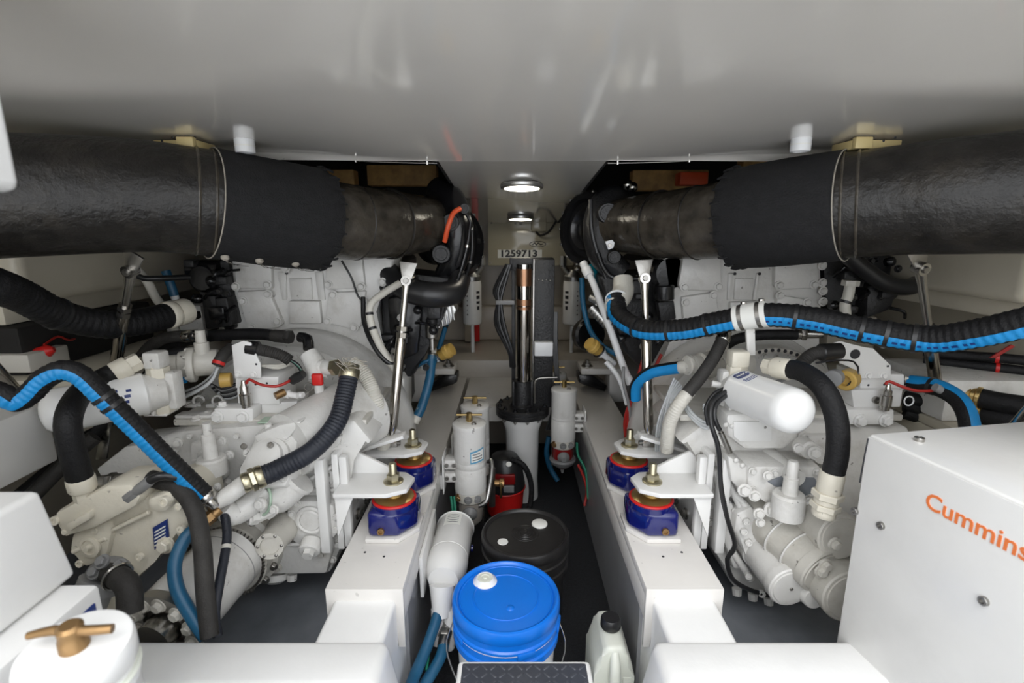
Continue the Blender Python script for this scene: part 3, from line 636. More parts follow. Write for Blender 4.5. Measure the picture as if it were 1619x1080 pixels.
m = MB(); b = at(1245,806,1.32); m.lathe(b, Z, [(-.02,.044), (.045,.044), (.052,.038), (.052,.021), (.10,.020), (.102,.016), (.145,.015), (.15,.011)], 22); m.done('dipstick_post', 'enamel', case)
for x, y, r_ in ((1177,775,.014), (1220,806,.016), (1266,805,.014), (1193,784,.012), (1288,716,.014), (1262,708,.010), (1278,796,.013), (1200,812,.012), (1202,826,.010), (1214,752,.010)): bolt(case, at(x,y,1.345), (-.1,-1,.15), r_, 'enamel')
m = MB(); m.lathe(at(1268,705,1.42), (0,-1,.1), [(0,.03), (.04,.026), (.045,.02)], 20); m.lathe(at(1290,716,1.44), (0,-1,.1), [(0,.026), (.03,.024)], 16); m.done('round_boss', 'enamel', case)
# pointing cylinders
def tubeK(p0, p1, r0, r1, name, m='enamel', cap=True, par=None, ring=True):
    a = at(*p0); b = at(*p1); d = b-a; L = d.length
    pr = [(0,r0), (L*.5,(r0+r1)/2), (L-.03,r1)] + ([(L-.028,r1*1.06), (L-.004,r1*1.06), (L,r1*1.0), (L,r1*.9), (L+.003,r1*.88)] if ring else [(L-.006,r1), (L,r1*.9)])
    return MB().lathe(a, d, pr, 36).done(name, m, par or gR), a, b, d
o, a, b, d = tubeK((1182,845,1.50), (1250,930,1.26), .056, .058, 'clutch_cylinder', 'enamel')
bolt(gR, b+d.normalized()*.002, d, .005, 'steel_dark', 'cap')
tubeK((1180,790,1.52), (1300,905,1.24), .072, .066, 'pump_barrel', 'enamel_dirty')
tubeK((1225,775,1.54), (1330,850,1.24), .066, .062, 'pump_housing', 'enamel_dirty')
tubeK((1208,870,1.50), (1288,948,1.24), .030, .030, 'oil_tube', 'enamel', ring=False)
tubeK((1300,900,1.30), (1345,945,1.18), .075, .072, 'pump_end', 'enamel_dirty')
K([(1165,812), (1190,800), (1200,830), (1204,868), (1230,920), (1215,925), (1180,880), (1160,840)], 1.40, .06, .012, 'side_flange', par=case)
for x, y in ((1180,824), (1176,840), (1183,857), (1193,875), (1183,910), (1204,938), (1222,944)): bolt(gR, at(x,y,1.395), (-.2,-1,.1), .011, 'enamel', 'cap')
for x, y in ((1305,893), (1298,903), (1320,860), (1302,945)): bolt(gR, at(x,y,1.20), (.2,-1,-.1), .013, 'enamel_dirty')
K([(1140,800), (1150,796), (1160,850), (1172,900), (1160,900), (1142,850)], 1.44, .04, .008, 'side_rib', par=case)
m = MB(); [m.lathe(at(x,y,1.46), V((0,-.3,-1)), [(0,.016), (.022,.014)], 8) for x, y in ((1165,930), (1190,938), (1215,945))]; m.done('sump_plug', 'enamel', case)
tz2 = at(1230,664,1.48).z
MB().box2((at(1080,690,1.48).x, 1.52, tz2-.02), (at(1440,690,1.48).x, 1.84, tz2+.002), .006).done('case_deck', 'enamel_dirty', gR)
# perforated arch guard on top of the right bell housing
t = thing('perforated_guard', 'white arched guard with a row of holes above the right gearbox', 'guard', at(1220,565,1.72))
m = MB(); q = at(1215,640,1.74); r = pm(92, 1215, 640, 1.74)
for k in range(24):
    a0 = math.radians(50+k*3.4); a1 = math.radians(50+(k+1)*3.4)
    m.prism([q+V((math.cos(a)*rr_, 0, math.sin(a)*rr_)) for a, rr_ in ((a0,r*.93), (a0,r), (a1,r), (a1,r*.93))], (0,.06,0))
m.done('arch_plate', 'enamel_dirty', t)
for k in range(12): a = math.radians(54+k*6.4); bolt(t, q+V((math.cos(a)*r*.965, -.0015, math.sin(a)*r*.965)), -Yv, .0065, 'print_black', 'round', 'hole')
# ================================================================== engine mounts and brackets
def mount(label, x, y, sx):
    t = thing('engine_mount', label, 'engine mount', (x, y, .46), 'blue engine mounts'); z = .461
    hexa = lambda k: [V((x+sx*a*k, y+b*k, 0)) for a, b in ((-.072,.070), (.072,.070), (.072,-.070), (-.022,-.070), (-.072,-.010))]
    def lift(P, zz): return [V((p.x, p.y, zz)) for p in P]
    MB().prism(lift(hexa(1.06), z), (0,0,.014), .003).done('base_plate', 'stringer_paint', t)
    MB().prism(lift(hexa(.98), z+.014), (0,0,.082), .016, 3).done('housing', 'navy', t)
    MB().lathe((x,y,z+.088), Z, [(0,.068), (.016,.068), (.020,.064)], 40).done('housing_collar', 'navy', t)
    MB().torus((x,y,z+.109), Z, .0625, .005, 40, 8).done('red_ring', 'red', t)
    MB().lathe((x,y,z+.106), Z, [(0,.060), (.008,.060), (.013,.048), (.016,.030), (.024,.029), (.036,.029), (.036,.02)], 36).done('brass_cap', 'brass', t)
    MB().lathe((x,y,z+.128), Z, [(0,.012), (.093,.012), (.096,.010)], 16).done('stud', 'zinc', t)
    MB().lathe((x,y,z+.162), Z, [(0,.030), (.005,.030), (.008,.024)], 28).done('washer', 'zinc', t)
    MB().lathe((x,y,z+.168), Z, [(0,.020), (.020,.020), (.023,.016)], 6).done('nut', 'zinc', t)
    bolt(t, (x+sx*.028, y-.068, z+.038), -Yv, .011, 'bronze', 'cap')
    return t
mount('blue engine mount on the front end of the left bed', -.395, 1.435, -1)
mount('blue engine mount behind the front one on the left bed', -.385, 1.70, -1)
mount('blue engine mount on the front end of the right bed', .395, 1.435, 1)
mount('blue engine mount behind the front one on the right bed', .385, 1.70, 1)
for sx, nm in ((-1, 'left'), (1, 'right')):
    t = thing('mount_bracket', 'white welded bracket joining the %s gearbox to its two blue mounts' % nm, 'bracket', (sx*.5, 1.55, .56))
    MB().box2((sx*.575, 1.42, .40), (sx*.555, 1.92, .72), .004).done('side_plate', 'enamel_clean', t)
    MB().box2((sx*.553, 1.42, .41), (sx*.530, 1.446, .71), .003).done('edge_bar', 'enamel_clean', t)
    MB().box2((sx*.620, 1.40, .40), (sx*.592, 1.44, .71), .003).done('edge_bar', 'enamel_clean', t)
    for y0, zz in ((1.435, .609), (1.70, .609)):
        pts = [V((sx*.556, y0-.075, zz)), V((sx*.40, y0-.075, zz)), V((sx*.345, y0-.045, zz)), V((sx*.335, y0+.03, zz)), V((sx*.37, y0+.065, zz)), V((sx*.556, y0+.085, zz))]
        MB().prism(pts, (0,0,.014), .003).done('top_plate', 'enamel_clean', t)
        MB().prism([V((sx*.556, y0+.055, .621)), V((sx*.40, y0+.055, .621)), V((sx*.40, y0+.055, .631)), V((sx*.556, y0+.055, .715))], (0,.014,0), .003).done('gusset', 'enamel_clean', t)
        MB().prism([V((sx*.556, y0-.06, .608)), V((sx*.50, y0-.06, .608)), V((sx*.556, y0-.06, .47))], (0,.012,0), .002).done('gusset', 'enamel_clean', t)
    MB().box((sx*.475, 1.62, .672), (.17,.05,.012), .003, Matrix.Rotation(sx*.32, 3, 'Y')).done('brace', 'enamel_clean', t)
    for y0, zz in ((1.47,.685), (1.52,.69), (1.58,.695), (1.86,.69), (1.46,.45), (1.56,.44), (1.66,.44)):
        bolt(t, (sx*.554, y0, zz), (-sx,0,0), .014, 'steel', 'hex')
# far feet of the engines
for sx, nm in ((-1, 'left'), (1, 'right')):
    t = thing('front_engine_mount', 'white front engine foot on a black mount at the far end of the %s bed' % nm, 'engine mount', (sx*.42, 2.85, .46))
    MB().box2((sx*.62, 2.80, .565), (sx*.36, 2.98, .60), .004).done('foot_plate', 'stringer_paint', t)
    MB().box2((sx*.62, 2.81, .40), (sx*.525, 2.96, .566), .004).done('foot_web', 'stringer_paint', t)
    MB().prism([V((sx*.50,2.80,.462)), V((sx*.37,2.80,.515)), V((sx*.345,2.80,.52)), V((sx*.345,2.80,.563)), V((sx*.42,2.80,.563)), V((sx*.51,2.80,.50))], (0,.12,0), .006).done('rubber_mount', 'black_gloss', t)
    bolt(t, (sx*.40, 2.86, .602), Z, .022, 'steel_dark', 'stud')
# ================================================================== centre column
cx = at(826,640,2.45).x; cy = 2.47
t = thing('centre_column', 'tall black steel column with chrome rod on a round bolted flange', 'column', (cx, cy, 0))
MB().lathe((cx,cy,.0), Z, [(0,.085), (.10,.082), (.37,.085), (.40,.095), (.43,.105), (.455,.105)], 40).done('lower_pipe', 'enamel_clean', t)
MB().lathe((cx,cy,.458), Z, [(0,.130), (.004,.135), (.020,.135), (.022,.133), (.026,.133), (.028,.135), (.044,.135), (.048,.130)], 56).done('flange', 'black_cast', t)
for k in range(12):
    a = 2*PI*k/12+.2; bolt(t, (cx+math.cos(a)*.116, cy+math.sin(a)*.116, .506), Z, .009, 'black_gloss', 'stud')
    if math.sin(a) < .3: bolt(t, (cx+math.cos(a)*.116, cy+math.sin(a)*.116, .456), -Z, .009, 'steel_dark', 'stud')
MB().lathe((cx,cy-.012,.506), Z, [(0,.060), (.006,.060), (.012,.052), (.09,.050), (.13,.044), (.132,.038)], 32).done('gland', 'black_cast', t)
for k in (-1, 1): MB().box((cx+k*.046,cy-.03,.575), (.012,.03,.13), .003).done('gland_rib', 'black_cast', t)
rx = cx+.005
MB().lathe((rx,cy-.012,.63), Z, [(0,.033), (.575,.033)], 32).done('chrome_rod', 'chrome', t)
for z0, z1, r_, mm in ((.995,1.01,.036,'copper'), (1.015,1.045,.036,'copper'), (1.11,1.19,.037,'copper'), (1.192,1.212,.035,'steel')): MB().lathe((rx,cy-.012,z0), Z, [(0,r_), (z1-z0,r_)], 28).done('copper_band', mm, t)
MB().box2((cx+.055, cy-.03, .50), (cx+.150, cy+.07, 1.235), .004).done('post', 'black_cast', t)
MB().box2((cx+.048, cy-.035, .52), (cx+.054, cy-.02, 1.235), .001).done('post_edge', 'steel', t)
MB().box2((cx-.065, cy+.01, 1.18), (cx+.150, cy+.09, 1.238), .004).done('head_box', 'black_cast', t)
MB().box2((cx-.055, cy+.03, .53), (cx-.035, cy+.07, 1.19), .003).done('rear_rail', 'black_cast', t)
for k in range(4): bolt(t, (cx+.075+.018*k, cy-.031, 1.14-(k % 2)*.004), -Yv, .004, 'steel_dark', 'round')
m = MB()
for k in range(7):
    q = V((cx-.06-.003*k, cy-.01+.012*(k % 3), 0)); m.tube([q+V((0,0,1.21)), q+V((-.035-.004*k,0,1.09)), q+V((-.045,0,1.03)), q+V((-.03-.004*k,0,.92)), q+V((.01,.0,.78)), q+V((.02,.02,.70))], .008, 7)
m.done('cable_bundle', 'black_plastic', t)
MB().box2((cx-.13,cy-.03,1.02), (cx-.04,cy-.01,1.04), .002).done('cable_clip', 'grey_plastic', t)
m = MB(); m.box2((cx+.055, cy-.075, .775), (cx+.145, cy-.031, .845), .006); m.done('white_sensor_box', 'plastic_white', t)
MB().tube([V((cx+.06,cy-.05,.53)), V((cx+.06,cy-.05,.63)), V((cx+.075,cy-.05,.655)), V((cx+.11,cy-.05,.66)), V((cx+.17,cy-.05,.662))], .005, 8).done('bent_rod', 'steel_dark', t)
m = MB()
for k in range(4): m.tube([V((cx+.155+.004*k,cy,.98)), V((cx+.150+.006*k,cy-.02,.80)), V((cx+.165+.005*k,cy-.03,.62)), V((cx+.145+.008*k,cy-.03,.47)), V((cx+.12+.008*k,cy-.03,.38))], .005, 7)
m.done('cable_drop', 'black_plastic', t)
# ================================================================== bulkhead panel with numbers
py_ = 3.50
pn = thing('number_panel', 'cream metal panel with serial number plate behind the column', 'panel', at(850,420,py_))
p0 = at(772,420,py_); p1 = at(906,420,py_); top = zc(py_)-.002
MB().box2((p0.x, py_, p0.z), (p1.x, py_+.02, top), .002).done('panel_sheet', 'cream_panel', pn)
MB().box2((p0.x+.1, py_+.02, p0.z+.02), (p0.x+.16, 3.79, top-.03)).done('panel_bracket', 'cream', pn)
MB().box2((p1.x-.16, py_+.02, p0.z+.02), (p1.x-.1, 3.79, top-.03)).done('panel_bracket', 'cream', pn)
a = at(787,408,py_-.002); b = at(857,395,py_-.002)
MB().box2((a.x, py_-.003, a.z), (b.x, py_, b.z)).done('number_plate', 'label_white', pn)
text(pn, '1259713', (a.x+.012, py_-.0036, a.z+.009), X, Z, .062, 'print_black', bold=.0022, squash=(b.x-a.x-.02)/.235)
q = at(850,386,py_)
MB().tube([V((q.x+.055*math.cos(k*PI/8), py_-.002, q.z+.018*math.sin(k*PI/8))) for k in range(17)], .0018, 5).done('oval_logo', 'print_black', pn)
MB().tube([V((q.x-.035,py_-.002,q.z-.006)), V((q.x-.02,py_-.002,q.z+.010)), V((q.x-.01,py_-.002,q.z-.008)), V((q.x+.004,py_-.002,q.z+.010)), V((q.x+.018,py_-.002,q.z-.004)), V((q.x+.036,py_-.002,q.z+.002))], .003, 6).done('logo_script', 'print_black', pn)
for x, y in ((775,416), (902,416), (777,352), (815,353), (823,354)): bolt(pn, at(x,y,py_-.001), -Yv, .005 if y > 400 else .008, 'steel_dark', 'round', 'screw')
jb = thing('junction_box', 'small cream switch box with black cables on the number panel', 'box', at(852,366,py_))
a = at(840,366,py_-.05); b = at(864,349,py_-.05)
MB().box2((a.x,py_-.05,a.z), (b.x,py_-.001,b.z), .006).done('box_body', 'cream_panel', jb)
MB().box2((a.x-.002,py_-.052,b.z-.003), (b.x+.002,py_-.0012,b.z+.002), .001).done('box_lid', 'black_plastic', jb)
MB().tube(A([(848,366,3.46), (853,372,3.44), (866,368,3.42), (876,355,3.40), (882,345,3.38)]), .007, 8).done('cable', 'black_plastic', jb)
# ceiling lamps
for (x, y, r_, lab) in ((825,290,.083,'large round lit ceiling lamp above the column'), (823,342,.080,'small far round lamp against the number panel')):
    q = ceil_hit(x, y); nrm = V((0,-.0945,-.9955))
    q = V((q.x, min(q.y, 3.40), 0)); q.z = zc(q.y)-.003
    t = thing('ceiling_lamp', lab, 'lamp', q)
    MB().lathe(q, nrm, [(0,r_*.96), (.004,r_), (.014,r_), (.018,r_*.93), (.018,r_*.84), (.012,r_*.82)], 40).done('bezel', 'aluminium', t)
    MB().lathe(q+nrm*.012, nrm, [(0,r_*.82), (.004,r_*.81), (.007,r_*.6)], 36).done('diffuser', 'lamp_glow', t)
# white drain stubs under the deck wings
for x, y, lab in ((386,230,'white plastic stub pipe under the ceiling above the left exhaust'), (1267,228,'white plastic stub pipe under the ceiling above the right exhaust')):
    q = ceil_hit(x, y-8); q.z = zc(q.y)-.001
    t = thing('drain_stub', lab, 'pipe', q-V((0,0,.03)))
    MB().lathe(q, -Z, [(-.03,.026), (.030,.026), (.032,.024), (.032,.019), (.01,.018)], 28).done('stub_wall', 'plastic_white', t)
    MB().lathe(q-V((0,0,.012)), -Z, [(0,.0268), (.003,.0268)], 28).done('stub_seam', 'label_white', t)
# yellow lit blocks between deck and exhaust
for sx, x0, x1, nm in ((-1, 243, 312, 'left'), (1, 1346, 1425, 'right')):
    Yb = 1.47; t = thing('ceiling_block', 'pale yellow bracket block between the ceiling and the %s exhaust pipe' % nm, 'bracket', at((x0+x1)/2, 240, Yb))
    xa = at(x0,232,Yb).x; xb = at(x1,232,Yb).x; lo_, hi_ = min(xa,xb), max(xa,xb); zb_ = 1.588
    MB().box2((lo_, Yb, zb_), (hi_, Yb+.09, zc(Yb+.09)-.002), .002).done('block_web', 'tank_yellow', t)
    ed = hi_ if sx < 0 else lo_
    MB().box2((ed-sx*-.045, Yb-.018, zb_), (ed, Yb, zc(Yb)-.002), .002).done('block_flange', 'tank_yellow', t)
    for k in range(4): bolt(t, (lo_+.025+.03*k, Yb-.0005, zb_+.022+.008*(k % 2)), -Yv, .0035, 'print_black', 'round', 'screw')
# timber and black panels painted in for the dark space above the engines
for k, (x0, x1, y, Y, h, mm, lab) in enumerate(((580,690,277,2.7,.05,'wood','yellow brown timber beam over the left engine'), (500,560,285,2.6,.05,'wood','short timber block over the left exhaust elbow'), (1000,1120,285,2.7,.05,'wood','yellow brown timber beam over the right engine'), (1075,1120,282,2.55,.03,'orange','orange painted block over the right exhaust elbow'), (1175,1240,262,2.6,.04,'wood','short timber block over the right exhaust elbow'))):
    a = at(x0,y,Y); b = at(x1,y,Y)
    tag(MB().box2((a.x,Y,a.z-h), (b.x,Y+.08,a.z+h), .006).done('timber_beam', mm), lab, 'beam')
for sx in (-1, 1):
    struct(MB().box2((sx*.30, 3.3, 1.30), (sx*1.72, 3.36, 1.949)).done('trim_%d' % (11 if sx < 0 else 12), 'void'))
# red and pale uprights behind the turbochargers
for x, mm, lab in ((752,'red','red painted upright left of the number panel'), (738,'bulkhead','pale upright beside the red one left of the panel'), (913,'bulkhead','pale upright right of the number panel')):
    a = at(x,430,3.62); zt = zc(3.62)-.003 if abs(a.x) < .26 else 1.94
    t = tag(MB().box2((a.x-.022, 3.60, .58), (a.x+.022, 3.64, zt), .004).done('upright', mm), lab, 'upright')
# ================================================================== hanging spin-on filters
def spinon(label, x, base):
    q = at(x, 512, 3.32); r = .062; t = thing('fuel_filter', label, 'filter', (q.x, 3.32, .571))
    zt = at(x, 444, 3.32).z
    MB().lathe((q.x,3.32,q.z), Z, [(0,r*.86), (.006,r*.97), (.014,r), (zt-q.z-.02,r), (zt-q.z-.012,r*.97), (zt-q.z,r*.97)], 36).done('canister', 'filter_white', t)
    MB().lathe((q.x,3.32,.571), Z, [(0,.012), (q.z-.57,.012)], 12).done('stand_rod', 'plastic_white', t)
    m = MB(); m.lathe((q.x,3.32,zt), Z, [(0,r*.9), (.03,r*.95), (.05,r*.6), (.07,r*.4)], 20); m.tube([V((q.x,3.32,zt+.04)), V((q.x+base*.04,3.31,zt+.06)), V((q.x+base*.07,3.30,zt+.10))], .018, 12); m.tube([V((q.x,3.32,zt+.04)), V((q.x-base*.03,3.31,zt+.08))], .014, 10); m.lathe((q.x+base*.068,3.30,zt+.10), Z, [(0,.024), (.02,.024), (.06,.02)], 8); m.done('filter_head', 'aluminium', t)
    for k, (dz, h, w_) in enumerate(((.26,.030,.5), (.205,.016,.42), (.17,.022,.42), (.14,.016,.42), (.10,.024,.3))):
        if dz+h < zt-q.z:
            m = MB(); n = 8; vs = []; fs = []
            for j in range(n+1):
                an = base*.75 - PI/2 + (j/n-.5)*w_
                for zz in (q.z+dz, q.z+dz+h): vs.append((q.x+math.cos(an)*r*1.01, 3.32+math.sin(an)*r*1.01, zz))
            for j in range(n): fs.append((2*j,2*j+1,2*j+3,2*j+2))
            m.add(vs, fs).done('printed_mark', 'print_black', t)
    for k in range(6):
        an = -base*.45-PI/2; bolt(t, (q.x+math.cos(an)*r*.995, 3.32+math.sin(an)*r*.995, q.z+.07+k*.03), (math.cos(an),math.sin(an),0), .0035 if k % 2 else .0055, 'print_black', 'round', 'printed_letter')
    return t
spinon('white spin-on filter with black print hanging left of the column', 747, 1)
spinon('white spin-on filter with black print hanging right of the column', 904, -1)
# ================================================================== tall canister filters with T handles
def canister(label, x, y, r, zt, zb, sx, sticker=False, bowl='glass_bowl', full=True):
    t = thing('canister_filter', label, 'filter', (x, y, zb-.18))
    MB().lathe((x,y,zb), Z, [(0,r*.98), (.004,r), (.10,r), (.102,r*.985), (.106,r*.985), (.108,r), ((zt-zb)*.45,r), ((zt-zb)*.45+.002,r*.985), ((zt-zb)*.45+.006,r), (zt-zb-.02,r)], 40).done('canister', 'enamel', t)
    MB().lathe((x,y,zt-.02), Z, [(0,r*1.03), (.012,r*1.05), (.018,r*1.03), (.024,r*.9), (.027,r*.4)], 40).done('lid', 'enamel', t)
    MB().lathe((x,y,zt+.005), Z, [(0,.013), (.035,.012)], 8).done('handle_stem', 'brass', t)
    MB().cyl((x-.05,y,zt+.032), (x+.05,y,zt+.032), .0045, n=10).done('handle_bar', 'brass', t)
    bolt(t, (x+.02, y-.03, zt+.005), Z, .008, 'steel_dark', 'hex')
    if not full: return t
    MB().lathe((x,y,zb-.045), Z, [(0,r*.85), (.006,r*.95), (.04,r*.97), (.046,r*.9)], 32).done('lower_body', 'enamel_dirty', t)
    for k, (dx, mm) in enumerate(((-.045,'bronze'), (-.005,'grey_plastic'), (.03,'grey_plastic'))): bolt(t, (x+dx, y-math.sqrt(max(.0001,(r*.95)**2-dx*dx)), zb-.02), (dx*6,-1,-.1), .012, mm, 'hex', 'port_plug')
    MB().lathe((x,y,zb-.048), -Z, [(0,r*.75), (.02,r*.80), (.08,r*.78), (.10,r*.6), (.115,r*.3)], 28).done('sediment_bowl', bowl, t)
    if bowl == 'red_dark': MB().lathe((x,y,zb-.105), -Z, [(0,r*1.02), (.01,r*1.08), (.03,r*.9), (.05,r*.5), (.055,r*.2), (.085,.006)], 28).done('bowl_dish', 'grey_plastic', t)
    MB().lathe((x,y-r*.62,zb-.085), (0,-1,-.1), [(0,.030), (.012,.030), (.02,.022), (.03,.012)], 20).done('bowl_knob', 'grey_plastic', t)
    for k in (-1, 1): MB().cyl((x+k*r*.85,y,zb-.15), (x+k*r*.85,y,zb), .004, n=8).done('bowl_rod', 'steel', t)
    for k in (0, 1):
        br = MB(); br.box((x+sx*(r+.012), y, zb+.06+k*.055), (.05,.06,.042), .008); br.done('clamp_bracket', 'enamel', t)
        for j in (-1, 1): bolt(t, (x+sx*(r+.012)+j*.014, y-.031, zb+.06+k*.055), -Yv, .008, 'steel_dark', 'cap')
    MB().box2((x+sx*(r+.036), y-.05, zb+.0), (x+sx*(r+.042), y+.05, zb+.16), .002).done('bracket_plate', 'enamel_clean', t)
    MB().box2((x+sx*(r+.040), y-.03, zb+.01), (sx*.320, y+.03, zb+.07), .002).done('bracket_arm', 'enamel_clean', t)
    if sticker:
        m = MB(); m2 = MB(); n = 10
        for b_, (a0, a1, z0, z1, k) in ((m, (.10,1.05,.135,.185,1.012)), (m2, (.16,1.0,.142,.178,1.018))):
            vs = []; fs = []
            for j in range(n+1):
                an = -PI/2+a0+(a1-a0)*j/n
                for zz in (zb+z0+ .006*j/n, zb+z1+.012*j/n): vs.append((x+math.cos(an)*r*k, y+math.sin(an)*r*k, zz))
            for j in range(n): fs.append((2*j,2*j+2,2*j+3,2*j+1))
            b_.add(vs, fs)
        s_ = m.done('sticker', 'print_blue', t); m2.done('sticker_field', 'label_white', s_)
        for k in range(3):
            m = MB(); vs = []; fs = []
            for j in range(7):
                an = -PI/2+.24+(.5 if k == 2 else .66)*j/6
                for zz in (zb+.148+k*.011+.003*j/6, zb+.153+k*.011+.003*j/6): vs.append((x+math.cos(an)*r*1.022, y+math.sin(an)*r*1.022, zz))
            for j in range(6): fs.append((2*j,2*j+2,2*j+3,2*j+1))
            m.add(vs, fs).done('sticker_text', 'grey_plastic', s_)
    return t
q = at(742,668,1.90); canister('front white canister filter with blue sticker left of the aisle', q.x, 1.90, .064, q.z, at(742,772,1.90).z, -1, True)
q = at(751,640,2.16); canister('white canister filter just behind the stickered one on the left', q.x, 2.16, .062, q.z, at(751,735,2.16).z, -1)
q = at(892,614,2.40); canister('front white canister filter with red bowl right of the aisle', q.x, 2.40, .062, q.z, at(892,692,2.40).z, 1, False, 'red_dark')
q = at(880,596,2.62); canister('white canister filter half hidden at the rear right of the aisle', q.x, 2.70, .058, q.z, at(880,670,2.62).z+.06, 1, full=False)
# ================================================================== aisle: filter drum, buckets, vacuum, jug, step
t = thing('inline_filter', 'white horizontal drum filter with label lying along the left bed', 'filter', (-.245,1.5,.22))
a = V((-.240,1.70,.305)); b = V((-.248,1.40,.305)); r = .066; d = (b-a).normalized()
MB().lathe(a, d, [(0,r*.8), (.006,r*.97), (.012,r), (.19,r), (.192,r*.975), (.20,r*.975), (.202,r*1.03), (.235,r*1.03), (.27,r*.92), (.30,r*.7)], 40).done('drum', 'enamel_clean', t)
MB().torus(a+d*.012, d, r*.99, .004, 40, 6).done('rim', 'enamel_clean', t)
m = MB(); vs = []; fs = []
for j in range(9):
    an = 1.15+(j/8)*.9; u, w_ = X, Z
    for k in (.02,.09): vs.append(a+d*k+(X*math.cos(an)+Z*math.sin(an))*r*1.006)
for j in range(8): fs.append((2*j,2*j+1,2*j+3,2*j+2))
lb = m.add(vs, fs).done('label_sheet', 'label_white', t)
for k in range(5):
    m = MB(); vs = []; fs = []
    for j in range(7):
        an = 1.28+(j/6)*.62
        for e in (.030+k*.011,.034+k*.011): vs.append(a+d*e+(X*math.cos(an)+Z*math.sin(an))*r*1.010)
    for j in range(6): fs.append((2*j,2*j+1,2*j+3,2*j+2))
    m.add(vs, fs).done('label_line', 'grey_plastic', lb)
m = MB(); m.lathe(b+V((.0,-.02,-.0)), (0,-.5,-1), [(0,.04), (.05,.032), (.09,.026)], 20); m.lathe(b+V((-.012,-.05,-.06)), (0,-.15,-1), [(0,.02), (.11,.018)], 14); m.lathe(b+V((.025,-.05,-.06)), (0,-.15,-1), [(0,.018), (.12,.016), (.13,.01)], 14); m.done('outlet_block', 'enamel_clean', t)
MB().box2((-.317,1.38,.26), (-.306,1.66,.40), .002).done('wall_bracket', 'enamel_clean', t)
MB().box2((-.312,1.45,.29), (-.27,1.60,.33), .004).done('bracket_arm', 'enamel_clean', t)
MB().lathe(a+V((.066,-.12,-.01)), X, [(0,.012), (.006,.012)], 10).done('side_badge', 'navy', t)
def bucket(name, label, c, r, h, lidm, bodym, body2=None):
    x, y, z = c; t = thing(name, label, 'bucket', (x,y,0))
    k = r/.152
    MB().lathe((x,y,.002), Z, [(0,.128*k), (.004,.130*k), (h-.115,.140*k), (h-.112,.148*k), (h-.108,.148*k), (h-.10,.141*k), (h-.075,.142*k), (h-.072,.149*k), (h-.066,.149*k), (h-.06,.143*k), (h-.02,.144*k)], 64).done('body', bodym, t)
    if body2:
        MB().lathe((x,y,h-.118), Z, [(0,.1465*k), (.0,.150*k), (.02,.151*k), (.024,.146*k), (.05,.146*k), (.053,.1515*k), (.06,.1515*k), (.064,.147*k), (.10,.148*k)], 64, cap=False).done('collar', body2, t)
    lid = MB().lathe((x,y,h-.035), Z, [(0,r*.985), (.004,r), (.028,r), (.036,r*.975), (.038,r*.94), (.034,r*.90), (.028,r*.885), (.028,r*.5), (.0285,r*.02)], 72).done('lid', lidm, t)
    return t, lid, h-.035+.028
q = atz(800,942,.365)
t, lid, zl = bucket('bucket', 'blue lidded plastic bucket in the middle of the aisle', q, .152, .370, 'bucket_blue', 'plastic_white', 'bucket_blue')
s_ = atz(767,916,zl+.006)
MB().lathe((s_.x,s_.y,zl-.002), Z, [(0,.036), (.006,.034), (.010,.028), (.013,.027), (.015,.024), (.012,.022), (.012,.012)], 30).done('spout_ring', 'plastic_white', lid)
MB().lathe((s_.x,s_.y,zl+.010), Z, [(0,.021), (.003,.020), (.003,.013), (.001,.012), (.001,.006), (.004,.005)], 24).done('spout_cap', 'jug', lid)
for k in (.60,.86): MB().torus((q.x,q.y,zl+.0005), Z, .152*k, .0025, 72, 6).done('lid_ridge', 'bucket_blue', lid)
m = MB(); m.ball((q.x+.012,q.y-.045,zl), .012, 12, 6, (1,1,.3)); m.done('lid_nub', 'bucket_blue', lid)
for an in (-1.2,-.2,-2.6): MB().box((q.x+math.cos(an)*.150, q.y+math.sin(an)*.150, .300), (.008,.05,.018), .003, Matrix.Rotation(an, 3, 'Z')).done('collar_tab', 'bucket_blue', t)
MB().tube([V((q.x-.149,q.y,.29)), V((q.x-.165,q.y-.05,.23)), V((q.x-.10,q.y-.135,.16)), V((q.x,q.y-.155,.13)), V((q.x+.10,q.y-.135,.16)), V((q.x+.165,q.y-.05,.23)), V((q.x+.149,q.y,.29))], .0022, 6).done('handle', 'steel', t)
q2 = V((.012, q.y+.315, 0))
t, lid, zl = bucket('bucket', 'black lidded plastic bucket behind the blue one', q2, .150, .365, 'bucket_black', 'bucket_black', 'bucket_black')
s_ = atz(853,829,zl)
MB().lathe((s_.x,s_.y,zl-.001), Z, [(0,.028), (.006,.027), (.008,.022), (.009,.005)], 28).done('vent_plug', 'label_white', lid)
s_ = atz(795,857,zl)
MB().lathe((s_.x,s_.y,zl-.001), Z, [(0,.018), (.003,.017), (.0035,.005)], 24).done('round_sticker', 'label_white', lid)
for k in (.07,.13,.19,.25,.31): MB().torus((q2.x,q2.y,zl+.0003), Z, .15*k, .0014, 40, 5).done('lid_ring', 'bucket_black', lid)
